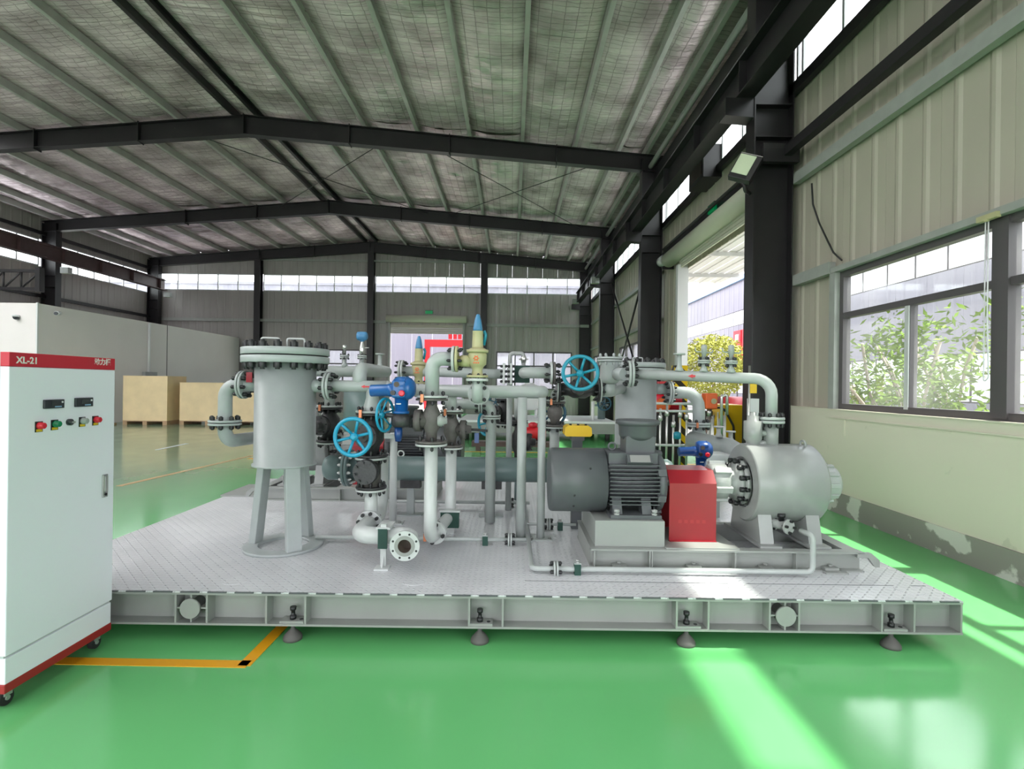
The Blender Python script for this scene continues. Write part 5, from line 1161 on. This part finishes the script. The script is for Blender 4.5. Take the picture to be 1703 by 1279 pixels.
obj('mounting_stem', MB().cyl((a2.location.x, 4.9, DECK), (a2.location.x, 4.9, a2.location.z), 0.05), 'paint_grey', a2)
fbx = thing('junction_cabinet', (P(1215, 770, 5.2).x, 5.3, DECK), 'pale grey instrument box behind the barrel pump', 'box')
xa_, xb_ = P(1178, 770, 5.2).x, P(1262, 770, 5.2).x
obj('box_body', MB().bb(xa_, xb_, 5.2, 5.45, P(1215, 795, 5.2).z, P(1215, 756, 5.2).z), 'white', fbx, bevel=0.01); obj('latch', MB().bb(xb_ - 0.20, xb_ - 0.12, 5.185, 5.2, 0.80, 0.92), 'stainless', fbx); obj('box_leg', MB().bb(xa_ + 0.1, xa_ + 0.16, 5.3, 5.36, DECK, 0.72), 'pipe_grey', fbx); obj('box_leg', MB().bb(xb_ - 0.16, xb_ - 0.10, 5.3, 5.36, DECK, 0.72), 'pipe_grey', fbx)
yc = P(962, 717, 4.75)
bc = thing('warning_beacon', (yc.x, 4.85, DECK), 'yellow capped beacon on a grey post behind the motor fan cover', 'beacon')
obj('post', MB().bb(yc.x - 0.045, yc.x + 0.045, 4.80, 4.90, DECK, yc.z - 0.05), 'motor_grey', bc); obj('collar', MB().bb(yc.x - 0.06, yc.x + 0.06, 4.78, 4.92, yc.z - 0.09, yc.z - 0.05), 'motor_grey', bc); obj('yellow_cap', MB().prism([(yc.x - 0.125, yc.z - 0.035), (yc.x - 0.11, yc.z - 0.05), (yc.x + 0.11, yc.z - 0.05), (yc.x + 0.125, yc.z - 0.035), (yc.x + 0.12, yc.z + 0.03), (yc.x + 0.09, yc.z + 0.05), (yc.x - 0.09, yc.z + 0.05), (yc.x - 0.12, yc.z + 0.03)], 4.75, 4.95), 'yellow', bc)
for xx in (-0.07, 0, 0.07): obj('cap_bolt', MB().cyl((yc.x + xx, 4.78, yc.z + 0.05), (yc.x + xx, 4.78, yc.z + 0.065), 0.012, seg=6), 'bolt_black', bc)
# ---------------------------------------------------------------- control cabinet
XF = -2.45
def F(px, py):
    dx, dy = px - 851.5, py - 639.5; c, s = math.cos(ROLL), math.sin(ROLL); dxc, dyc = dx * c + dy * s, dy * c - dx * s
    Y = XF * FPX / dxc; return Y, CAMZ - dyc * Y / FPX
CY0, CY1, CZ0, CZ1 = 2.548, 3.228, 0.086, 1.757
cb_ = thing('control_cabinet', (XF - 0.2, (CY0 + CY1) / 2, 0), 'white floor standing control cabinet with red top band, on casters', 'cabinet')
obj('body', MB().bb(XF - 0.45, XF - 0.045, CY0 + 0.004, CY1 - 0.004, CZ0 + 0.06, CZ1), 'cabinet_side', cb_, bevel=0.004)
obj('base_frame', MB().bb(XF - 0.45, XF - 0.002, CY0, CY1, CZ0, CZ0 + 0.045), 'cabinet_base_red', cb_, bevel=0.004)
tb_ = obj('top_band', MB().bb(XF - 0.045, XF, CY0, CY1, CZ1 - 0.070, CZ1), 'cabinet_red', cb_, bevel=0.003)
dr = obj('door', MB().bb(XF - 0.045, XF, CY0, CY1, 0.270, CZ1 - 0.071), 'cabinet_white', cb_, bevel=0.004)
obj('kick_panel', MB().bb(XF - 0.045, XF - 0.004, CY0 + 0.004, CY1 - 0.004, CZ0 + 0.045, 0.258), 'cabinet_white', cb_, bevel=0.003)
obj('door_gap', MB().bb(XF - 0.044, XF - 0.014, CY0 + 0.004, CY1 - 0.004, 0.258, 0.270), 'cabinet_side', cb_)
def lettering(txt, y, z, size, m, parent):
    cu = bpy.data.curves.new('lettering', 'FONT'); cu.body = txt; cu.size = size; cu.extrude = 0.0006; cu.align_y = 'CENTER'; cu.offset = 0.0012
    tmp = bpy.data.objects.new('tmp', cu); COL.objects.link(tmp); bpy.context.view_layer.update()
    me = bpy.data.meshes.new_from_object(tmp.evaluated_get(bpy.context.evaluated_depsgraph_get())); bpy.data.objects.remove(tmp)
    me.materials.clear(); me.materials.append(MATS[m]); me.name = 'lettering'
    o = bpy.data.objects.new('lettering', me); COL.objects.link(o); o.parent = parent; o.location = V(XF + 0.001, y, z) - wloc(parent); o.rotation_euler = (PI / 2, 0, PI / 2)
    return o
mat('letter_white', (0.85, 0.82, 0.80), 0.5)
y, z = F(27, 599); lettering('XL-21', y, z, 0.047, 'letter_white', tb_)
y, z = F(157, 602); lettering('动力柜', y, z, 0.041, 'letter_white', tb_)
for (xa_, ya_, xb_, yb_) in ((71, 664, 104, 680), (123, 661, 152, 677)):
    y0, z0 = F(xa_, yb_); y1, z1 = F(xb_, ya_)
    m_ = obj('panel_meter', MB().bb(XF, XF + 0.012, y0, y1, z0, z1), 'meter_black', dr, bevel=0.002)
    w_, h_ = y1 - y0, z1 - z0
    obj('display', MB().bb(XF + 0.012, XF + 0.013, y0 + w_ * 0.33, y0 + w_ * 0.80, z0 + h_ * 0.35, z0 + h_ * 0.80), 'screen', m_)
    obj('blue_strip', MB().bb(XF + 0.012, XF + 0.013, y0 + w_ * 0.50, y0 + w_ * 0.84, z0 + h_ * 0.12, z0 + h_ * 0.26), 'label_blue', m_)
    obj('meter_key', MB().bb(XF + 0.012, XF + 0.014, y0 + w_ * 0.84, y0 + w_ * 0.92, z0 + h_ * 0.60, z0 + h_ * 0.80), 'paper', m_)
for px, py, m_, nm in ((64, 708, 'button_red', 'push_button'), (90, 705, 'button_green', 'push_button'), (136, 700, 'button_grey', 'push_button'), (158, 698, 'button_red', 'push_button')):
    y, z = F(px, py)
    pl = obj('button_plate', MB().bb(XF, XF + 0.004, y - 0.021, y + 0.021, z - 0.033, z + 0.022), 'rubber', dr)
    obj('yellow_legend', MB().bb(XF + 0.004, XF + 0.005, y - 0.017, y + 0.017, z - 0.031, z - 0.018), 'yellow', pl)
    obj(nm, MB().lathe((XF + 0.004, y, z), X3, [(0, 0.019), (0.012, 0.019), (0.014, 0.015), (0.026, 0.016), (0.030, 0.012)], 20), m_, pl)
y, z = F(114, 702); ks = obj('selector_switch', MB().lathe((XF, y, z), X3, [(0, 0.018), (0.016, 0.018), (0.018, 0.012), (0.022, 0.012)], 20), 'meter_black', dr); obj('key_tip', MB().bb(XF + 0.02, XF + 0.032, y - 0.004, y + 0.010, z - 0.005, z + 0.005), 'stainless', ks)
y0, z0 = F(169, 828); y1, z1 = F(178, 788); hn = obj('door_handle', MB().bb(XF, XF + 0.008, y0, y1, z0, z1), 'nameplate', dr, bevel=0.003); obj('handle_lever', MB().bb(XF + 0.008, XF + 0.016, y0 + 0.010, y1 - 0.010, z0 + 0.035, z1 - 0.01), 'stainless', hn); obj('lock', MB().cyl((XF + 0.008, (y0 + y1) / 2, z0 + 0.018), (XF + 0.013, (y0 + y1) / 2, z0 + 0.018), 0.008, seg=12), 'bolt_black', hn)
for x in (XF - 0.06, XF - 0.39):
    for y in (CY0 + 0.06, CY1 - 0.06):
        c_ = obj('caster', MB().cyl((x - 0.014, y, 0.037), (x + 0.014, y, 0.037), 0.037, seg=20), 'rubber', cb_)
        obj('caster_fork', MB().bb(x - 0.022, x + 0.022, y - 0.02, y + 0.02, 0.05, 0.088), 'bolt_zinc', c_); obj('axle_cap', MB().cyl((x + 0.014, y, 0.037), (x + 0.020, y, 0.037), 0.012, seg=10), 'bolt_zinc', c_)

# ---------------------------------------------------------------- left background
def crate(lab, x0, x1, y0, y1, h):
    t = thing('wooden_crate', ((x0 + x1) / 2, (y0 + y1) / 2, 0), lab, 'crate', 'plywood shipping crates')
    z0 = 0.15; th = 0.02
    obj('front_board', MB().bb(x0, x1, y0, y0 + th, z0, h), 'plywood', t); obj('back_board', MB().bb(x0, x1, y1 - th, y1, z0, h), 'plywood', t)
    obj('side_board', MB().bb(x0, x0 + th, y0 + th, y1 - th, z0, h), 'plywood', t); obj('side_board', MB().bb(x1 - th, x1, y0 + th, y1 - th, z0, h), 'plywood', t)
    obj('lid_board', MB().bb(x0 - 0.01, x1 + 0.01, y0 - 0.01, y1 + 0.01, h, h + 0.02), 'plywood', t)
    obj('deck_board', MB().bb(x0, x1, y0, y1, 0.12, 0.15), 'timber', t)
    n = max(3, round((x1 - x0) / 0.75))
    for k in range(n):
        x = x0 + (x1 - x0 - 0.16) * k / (n - 1); obj('skid_block', MB().bb(x, x + 0.16, y0, y1, 0, 0.12), 'timber', t)
    return t
crate('taller plywood crate on a pallet standing nearer the white office', -14.05, -12.45, 18.9, 20.0, 1.75)
crate('longer plywood crate on a pallet behind the filter vessel elbow', -12.19, -9.2, 19.2, 20.3, 1.53)
sc1 = thing('scrap_timber', (-14.45, 18.6, 0), 'small heap of scrap timber and a red strap beside the taller crate', 'timber'); obj('short_board', MB().box((-14.45, 18.6, 0.10), (0.55, 0.10, 0.05), R=Matrix.Rotation(-0.35, 3, 'Y')), 'timber', sc1); obj('short_board', MB().box((-14.5, 18.75, 0.03), (0.6, 0.14, 0.06)), 'timber', sc1); obj('red_strap', MB().box((-14.3, 18.55, 0.05), (0.10, 0.12, 0.10)), 'cabinet_base_red', sc1)
def dome(lab, p):
    t = thing('security_camera', p, lab, 'camera', 'office security cameras'); p = Vector(p); obj('mount', MB().cyl(p, p + Z3 * 0.06, 0.09), 'white', t); obj('dome', MB().sphere(p - Z3 * 0.01, 0.08, 14, 8), 'meter_black', t)
dome('small dome camera on the front corner of the white office', (-15.6, 16.42, 3.55)); 
cm2 = thing('bullet_camera', (-14.92, 17.3, 3.78), 'small bullet camera under the top edge of the white office wall', 'camera'); obj('camera_body', MB().cyl((-14.92, 17.2, 3.78), (-14.80, 16.95, 3.74), 0.07), 'white', cm2); obj('camera_lens', MB().cyl((-14.80, 16.95, 3.74), (-14.785, 16.92, 3.735), 0.055), 'meter_black', cm2); obj('arm', MB().cyl((-15.0, 17.2, 3.80), (-14.92, 17.2, 3.78), 0.03), 'white', cm2)
cd = run('conduit_pipe', 'white plastic conduit dropping down the office wall to a grey box', [V(-14.93, 21.5, 3.95), V(-14.93, 21.5, 1.95)], 0.05, 'white', 0.08); obj('junction_box', MB().bb(-14.98, -14.85, 21.2, 21.9, 1.72, 1.95), 'cast_light', cd)
nt_ = obj('paper_notice', MB().bb(-14.998, -14.985, 18.35, 19.35, 1.35, 2.35), 'paper', None, 'framed paper notice on the white office wall', 'notice'); obj('notice_frame', MB().bb(-14.985, -14.98, 18.35, 19.35, 2.28, 2.35), 'label_blue', nt_)
for k in range(5): obj('printed_line', MB().bb(-14.985, -14.982, 18.45, 19.25, 1.5 + k * 0.14, 1.53 + k * 0.14), 'frame_light', nt_)
tr = thing('lattice_girder', (-17.6, 16.9, 4.9), 'black lattice crane girder at the left edge above the office', 'girder', kind='structure')
for z in (4.60, 5.20): obj('chord', MB().bb(-19.3, -15.95, 17.6, 17.7, z, z + 0.09), 'steel_dark', tr)
for k in range(6):
    x = -19.6 + k * 0.6; obj('web_bar', MB().cyl((x, 17.65, 4.65), (x + 0.6, 17.65, 5.22), 0.03, seg=6), 'steel_dark', tr); obj('web_bar', MB().cyl((x, 17.65, 5.22), (x, 17.65, 4.65), 0.03, seg=6), 'steel_dark', tr)
obj('end_link', MB().bb(-16.05, -15.9, 17.55, 17.75, 4.55, 5.35), 'steel_dark', tr)
# lamps on crane beam columns
def hood(lab, p, m='cladding_lilac'):
    p = Vector(p); t = thing('wall_lamp', p, lab, 'lamp', 'column wall lamps'); obj('lamp_box', MB().box(p, (0.34, 0.22, 0.26)), 'cast_light', t, bevel=0.01); obj('lamp_glass', MB().box(p + V(0, 0, -0.132), (0.28, 0.18, 0.01)), 'lamp_face', t); obj('lamp_arm', MB().box(p + V(0, 0.14, 0.05), (0.05, 0.10, 0.05)), 'steel_dark', t)
hood('pale lamp box on the left wall column above the office', (P(98, 447, 21.5).x, 21.85, P(98, 447, 21.5).z)); hood('pale lamp box on the far left corner column', (P(274, 489, 28).x, 28.25, P(274, 489, 28).z)); hood('pale lamp box on the third right wall column', (P(990, 466, 21.8).x, 21.85, P(990, 466, 21.8).z)); hood('pale lamp box on the far right gable corner', (P(958, 500, 28).x, 28.25, P(958, 500, 28).z))
# ---------------------------------------------------------------- right wall fittings
q = P(1243, 302, 8.4); fdl = thing('flood_light', (q.x, 8.0, q.z), 'square flood light on the near right column above the roller door', 'lamp')
Rf = Matrix.Rotation(0.5, 3, 'Y') @ Matrix.Rotation(-0.5, 3, 'Z'); qf = V(3.48, 7.9, q.z)
obj('lamp_housing', MB().box(qf, (0.34, 0.12, 0.42), R=Rf), 'steel_dark', fdl, bevel=0.01); obj('lamp_lens', MB().box(qf + Rf @ V(-0.03, -0.062, 0.02), (0.24, 0.01, 0.32), R=Rf), 'lamp_face', fdl); obj('lamp_bracket', MB().tube([qf + V(0, 0.05, -0.2), qf + V(0.05, 0.1, -0.3), (3.64, 8.1, q.z - 0.30)], 0.03, 0.04, 8), 'steel_dark', fdl)
for y, lab in ((DY0 - 0.62, 'near'), (DY1 + 1.05, 'far')):
    sm = thing('shutter_motor', (4.1, y, DZ + 0.4), 'dark shutter drive motor at the ' + lab + ' end of the roller door', 'motor', 'shutter motors'); obj('motor_drum', MB().lathe((4.05, y, DZ + 0.42), Y3, [(-0.12, 0.10), (-0.11, 0.14), (0.08, 0.14), (0.09, 0.10)], 18), 'steel_dark' if lab == 'near' else 'cast_light', sm); obj('mount_plate', MB().bb(4.05, 4.36, y - 0.02, y + 0.02, DZ + 0.2, DZ + 0.65), 'steel_dark', sm)
for p, s, lab in (((4.20, 11.1, DZ + 0.80), (0.06, 0.35, 0.16), 'green running man exit sign above the right roller door'), ((P(713, 519, 28.8).x, 28.9, P(713, 519, 28.8).z), (0.40, 0.06, 0.17), 'small green exit sign above the far roller door')):
    es_ = fbox('exit_sign', lab, p, s, 'exit_green', 'sign'); p = Vector(p); fbox('sign_frame', '', p + Z3 * (s[2] / 2 + 0.012), (s[0] * 1.05, s[1] * 1.05, 0.02), 'steel_dark', 'x', es_)
q = P(1166, 280, 11.6); acu = thing('vent_box', (4.15, 11.5, q.z - 0.35), 'dark ventilation box mounted in the clerestory above the roller door', 'fan box'); obj('box_shell', MB().bb(4.0, 4.42, 11.1, 12.0, q.z - 0.38, q.z + 0.32), 'steel_dark', acu); obj('box_louvre', MB().bb(3.985, 4.0, 11.2, 11.9, q.z - 0.28, q.z + 0.22), 'steel_brown', acu)
obj('hanging_cable', MB().tube([P(1350, 305, 7.5), P(1352, 340, 7.5), P(1362, 370, 7.4), P(1376, 400, 7.2), P(1386, 420, 7.1), P(1400, 433, 6.95)], 0.012, 0.05, 6), 'cable', None, 'black cable dangling down the cladding to the window corner', 'cable')
obj('blind_cord', MB().tube([(4.28, 4.72, WZ1 - 0.02), (4.27, 4.71, 2.3), (4.28, 4.70, 1.75), (4.27, 4.74, 1.7), (4.28, 4.75, 1.8), (4.28, 4.75, WZ1 - 0.03)], 0.006, 0.03, 6), 'paper', None, 'thin cord loop hanging in front of the thick window mullion', 'cord')
hs = thing('cord_bracket', (4.27, 4.73, WZ1), 'tiny yellowed bracket at the head of the window cord', 'bracket'); obj('bracket_plate', MB().bb(4.255, 4.30, 4.62, 4.82, WZ1 - 0.02, WZ1 + 0.03), 'tan_paint', hs); obj('bracket_hook', MB().cyl((4.25, 4.72, WZ1 - 0.02), (4.28, 4.72, WZ1 - 0.02), 0.015, seg=8), 'tan_paint', hs)
rope = thing('hanging_hook_rod', (P(1268, 700, 7.2).x, 7.2, 0), 'slim upright rod with a yellow tag beside the near right column', 'rod'); xx = P(1268, 660, 7.2).x; obj('rod', MB().cyl((xx, 7.6, 0), (xx, 7.6, 1.95), 0.018, seg=8), 'stainless', rope); obj('yellow_tag', MB().bb(xx, xx + 0.10, 7.58, 7.60, 1.55, 1.80), 'yellow', rope); obj('rod_foot', MB().cyl((xx, 7.6, 0), (xx, 7.6, 0.03), 0.12), 'steel_dark', rope)
cs = thing('column_box', (P(1257, 665, 7.9).x, 8.0, 1.2), 'cream switch box on the foot of the near right column', 'box'); q = P(1252, 688, 7.98); obj('box_body', MB().box((q.x, 7.98, q.z + 0.10), (0.14, 0.10, 0.26)), 'paper', cs); obj('box_body_lower', MB().box((q.x, 7.98, q.z - 0.16), (0.14, 0.10, 0.18)), 'paper', cs)

# ---------------------------------------------------------------- equipment beyond the skid
bp_ = thing('rear_platform', (0.9, 16.8, 0), 'pale grey equipment platform on the floor far behind the skid', 'platform')
obj('platform_deck', MB().bb(-1.55, 3.05, 15.2, 18.2, 0.52, 0.58), 'white', bp_)
for y in (15.2, 18.08): obj('platform_beam', MB().bb(-1.55, 3.05, y, y + 0.12, 0.22, 0.52), 'skid_paint', bp_)
for x in (-1.55, 2.93): obj('platform_beam', MB().bb(x, x + 0.12, 15.32, 18.08, 0.22, 0.52), 'skid_paint', bp_)
for x in (-1.3, 0.8, 2.8):
    for y in (15.26, 18.14): obj('platform_foot', MB().cyl((x, y, 0), (x, y, 0.22), 0.07, seg=10), 'rubber', bp_)
obj('guard_post', MB().cyl((2.45, 15.8, 0.58), (2.45, 15.8, 1.15), 0.05), 'white', bp_)
def far_tank(lab, x, y, z, r, h, m):
    t = thing('storage_tank', (x, y, z), lab, 'tank', 'far storage tanks'); obj('tank_shell', MB().lathe((x, y, z + 0.25), Z3, [(0, r * 0.6), (0.05, r), (h, r), (h + 0.06, r * 0.7), (h + 0.08, 0.05)], 24), m, t)
    for k in range(3): obj('leg', MB().cyl((x + r * 0.75 * math.cos(k * 2.1), y + r * 0.75 * math.sin(k * 2.1), z), (x + r * 0.75 * math.cos(k * 2.1), y + r * 0.75 * math.sin(k * 2.1), z + 0.35), 0.05, seg=8), m, t)
    obj('top_flange', MB().cyl((x, y, z + h + 0.30), (x, y, z + h + 0.36), r * 0.5), m, t)
far_tank('pale far tank seen between the two support posts', 0.55, 16.6, 0.58, 0.30, 0.75, 'white')
far_tank('teal far tank behind the filter vessel outlet', P(606, 670, 14.5).x, 14.5, 0, 0.55, 1.25, 'exchanger_teal')
def far_valve(lab, p, m, wm, R):
    p = Vector(p); t = thing('far_valve', p, lab, 'valve', 'far valves'); obj('valve_pipe', MB().cyl((p.x, p.y, p.z - 0.5), (p.x, p.y, p.z + 0.3), 0.12), m, t); obj('valve_flange', MB().cyl((p.x, p.y, p.z - 0.1), (p.x, p.y, p.z - 0.04), 0.22), m, t); obj('valve_flange', MB().cyl((p.x, p.y, p.z + 0.2), (p.x, p.y, p.z + 0.26), 0.22), m, t)
    obj('stem', MB().cyl(p, p + V(0, -0.5, 0), 0.04), 'steel_dark', t); handwheel(t, p + V(0, -0.5, 0), (0, -1, 0), R, wm, 5)
far_valve('green pipe valve far behind the teal handwheel', (P(1005, 672, 16).x, 16.5, 1.08), 'exchanger_teal', 'wheel_dark', 0.22)
far_valve('green pipe valve on the rear platform beside the pale tank', (-0.5, 16.5, 1.08), 'pipe_grey', 'wheel_dark', 0.22)
rp = thing('red_pump', (P(886, 718, 12).x, 13, 0), 'small red pump unit on a rusty frame far behind the support posts', 'pump'); xx = P(886, 718, 13).x
obj('pump_casing', MB().cyl((xx - 0.32, 13, 0.42), (xx + 0.32, 13, 0.42), 0.16), 'red', rp); obj('pump_frame', MB().bb(xx - 1.5, xx + 0.6, 12.8, 13.2, 0.10, 0.22), 'steel_brown', rp); obj('pump_cap', MB().lathe((xx, 13, 0.56), Z3, [(0, 0.1), (0.1, 0.12), (0.14, 0.05)], 14), 'cabinet_red', rp)
for x in (xx - 1.4, xx + 0.5): obj('frame_foot', MB().bb(x, x + 0.1, 12.8, 13.2, 0, 0.10), 'steel_brown', rp)
# machines by the right roller door
hz = thing('striped_bollard', (P(1129, 700, 10.4).x, 10.4, 0), 'yellow and black striped safety column by the roller door', 'bollard'); xx = hz.location.x
obj('striped_post', MB().bb(xx - 0.13, xx + 0.13, 10.3, 10.5, 0.02, 2.05), 'hazard', hz); obj('post_foot', MB().bb(xx - 0.2, xx + 0.2, 10.2, 10.6, 0, 0.02), 'steel_dark', hz)
ym = thing('yellow_machine', (P(1212, 700, 9.3).x, 9.6, 0), 'yellow sheet metal machine standing in the roller doorway', 'machine'); x0, x1 = P(1187, 700, 9.3).x, P(1237, 700, 9.3).x
obj('machine_body', MB().prism([(x0, 0.12), (x1, 0.12), (x1, 1.32), (x0 + 0.16, 1.32), (x0, 1.0)], 9.3, 9.9, 'xz'), 'yellow', ym, bevel=0.015); obj('machine_panel', MB().bb(x0 + 0.05, x0 + 0.25, 9.28, 9.3, 0.2, 0.7), 'line_yellow', ym); obj('machine_grille', MB().bb(x0 - 0.10, x0 - 0.002, 9.35, 9.85, 0.75, 1.2), 'steel_dark', ym)
for x in (x0 + 0.05, x1 - 0.11): obj('machine_foot', MB().bb(x, x + 0.08, 9.35, 9.85, 0, 0.12), 'steel_dark', ym)
obj('machine_hose', MB().tube([(x0 - 0.05, 9.3, 1.25), (x0 + 0.15, 9.25, 1.28), (x0 + 0.33, 9.25, 0.95), (x0 + 0.36, 9.25, 0.5)], 0.02, 0.15, 8), 'cable', ym)
rt = thing('red_tank', (P(1226, 672, 10.4).x, 10.6, 0), 'dark red round tank behind the yellow machine', 'tank'); xx = P(1226, 672, 10.6).x
obj('tank_drum', MB().lathe((xx - 0.28, 10.9, 1.18), X3, [(0, 0.12), (0.03, 0.26), (0.5, 0.26), (0.54, 0.12)], 24), 'cabinet_base_red', rt); obj('tank_stand', MB().bb(xx - 0.2, xx + 0.2, 10.75, 11.05, 0, 1.0), 'steel_dark', rt)
oa = thing('orange_actuator', (P(1180, 668, 8.6).x, 8.6, 0), 'orange valve actuator on a stainless pipe near the roller door', 'actuator'); q = P(1180, 667, 8.6)
obj('actuator_case', MB().box(q, (0.20, 0.20, 0.26)), 'orange', oa, bevel=0.02); obj('actuator_dial', MB().cyl(q + V(0.03, -0.10, 0), q + V(0.03, -0.115, 0), 0.045), 'tan_paint', oa); obj('actuator_neck', MB().cyl(q - Z3 * 0.13, q - Z3 * 0.26, 0.04), 'stainless', oa); obj('actuator_pipe', MB().cyl((q.x, 8.6, 0), (q.x, 8.6, q.z - 0.26), 0.05), 'stainless', oa); obj('actuator_base', MB().cyl((q.x, 8.6, 0), (q.x, 8.6, 0.03), 0.12), 'stainless', oa)
rm = thing('red_motor_unit', (P(1100, 672, 9.4).x, 9.6, 0), 'red motor unit behind the rear filter vessel', 'motor'); xx = P(1102, 672, 9.6).x
obj('motor_casing', MB().cyl((xx - 0.30, 9.6, 1.33), (xx + 0.30, 9.6, 1.33), 0.20), 'cabinet_red', rm); obj('motor_box', MB().box((xx, 9.5, 1.62), (0.24, 0.2, 0.20)), 'red', rm); obj('motor_stand', MB().bb(xx - 0.25, xx + 0.25, 9.45, 9.75, 0, 1.15), 'steel_dark', rm); obj('front_cover', MB().cyl((xx - 0.05, 9.42, 1.30), (xx - 0.05, 9.38, 1.30), 0.13), 'orange', rm)
# stainless manifold with rails
mf = thing('stainless_manifold', (2.9, 8.3, 0), 'stainless manifold of slim pipes and small valves behind the red coupling guard', 'manifold')
for k in range(5):
    x = P(1098 + k * 11, 700, 8.3).x; h = 1.28 + 0.1 * math.sin(k * 2.3); obj('slim_pipe', MB().cyl((x, 8.3, 0.05), (x, 8.3, h), 0.018, seg=10), 'stainless', mf); obj('small_valve', MB().lathe((x, 8.3, h - 0.2), Z3, [(0, 0.02), (0.02, 0.035), (0.08, 0.035), (0.10, 0.02)], 10), 'stainless', mf)
for z in (1.36, 1.24, 0.70): obj('rail', MB().cyl((P(1088, 700, 8.3).x, 8.3, z), (P(1165, 700, 8.3).x, 8.3, z), 0.022, seg=10), 'pipe_white', mf)
for x in (P(1088, 700, 8.3).x, P(1165, 700, 8.3).x): obj('rail_post', MB().cyl((x, 8.3, 0), (x, 8.3, 1.36), 0.022, seg=10), 'pipe_white', mf)
obj('teal_valve', MB().lathe((P(1128, 722, 8.2).x, 8.25, 0.80), Z3, [(0, 0.03), (0.02, 0.06), (0.10, 0.06), (0.12, 0.03)], 12), 'wheel_teal', mf)
m2 = thing('gauge_manifold', (3.4, 8.0, 0), 'cluster of stainless gauge pipes on small flanges left of the yellow machine', 'manifold')
for k in range(6):
    x = P(1186 + k * 5, 705, 7.9).x; obj('gauge_pipe', MB().cyl((x, 7.95 + 0.06 * (k % 2), 0.45), (x, 7.95 + 0.06 * (k % 2), 1.15 + 0.05 * (k % 3)), 0.014, seg=8), 'stainless', m2)
for k in range(3):
    x = P(1188 + k * 11, 705, 7.9).x; obj('gauge_flange', MB().cyl((x, 7.95, 0.82), (x, 7.95, 0.85), 0.06), 'stainless', m2)
obj('gauge_header', MB().cyl((P(1180, 705, 7.95).x, 7.98, 0.45), (P(1222, 705, 7.95).x, 7.98, 0.45), 0.05), 'stainless', m2); obj('loop_pipe', MB().tube([P(1200, 735, 7.9), P(1200, 660, 7.9), P(1209, 655, 7.9), P(1209, 690, 7.9)], 0.022, 0.04, 10), 'stainless', m2)
obj('manifold_leg', MB().cyl((P(1200, 705, 7.95).x, 7.98, 0), (P(1200, 705, 7.95).x, 7.98, 0.45), 0.04), 'stainless', m2)

wc = thing('wall_conduit', (XM, 6.0, 1.24), 'thin painted conduit running below the big window on the plaster wall', 'conduit')
obj('conduit_run', MB().bb(XM - 0.018, XM, 2.0, 6.75, 1.235, 1.25), 'plaster', wc); obj('conduit_drop', MB().bb(XM - 0.018, XM, 6.735, 6.75, 1.02, 1.235), 'plaster', wc); obj('conduit_stub', MB().bb(XM - 0.018, XM, 6.75, 7.05, 1.235, 1.25), 'plaster', wc)
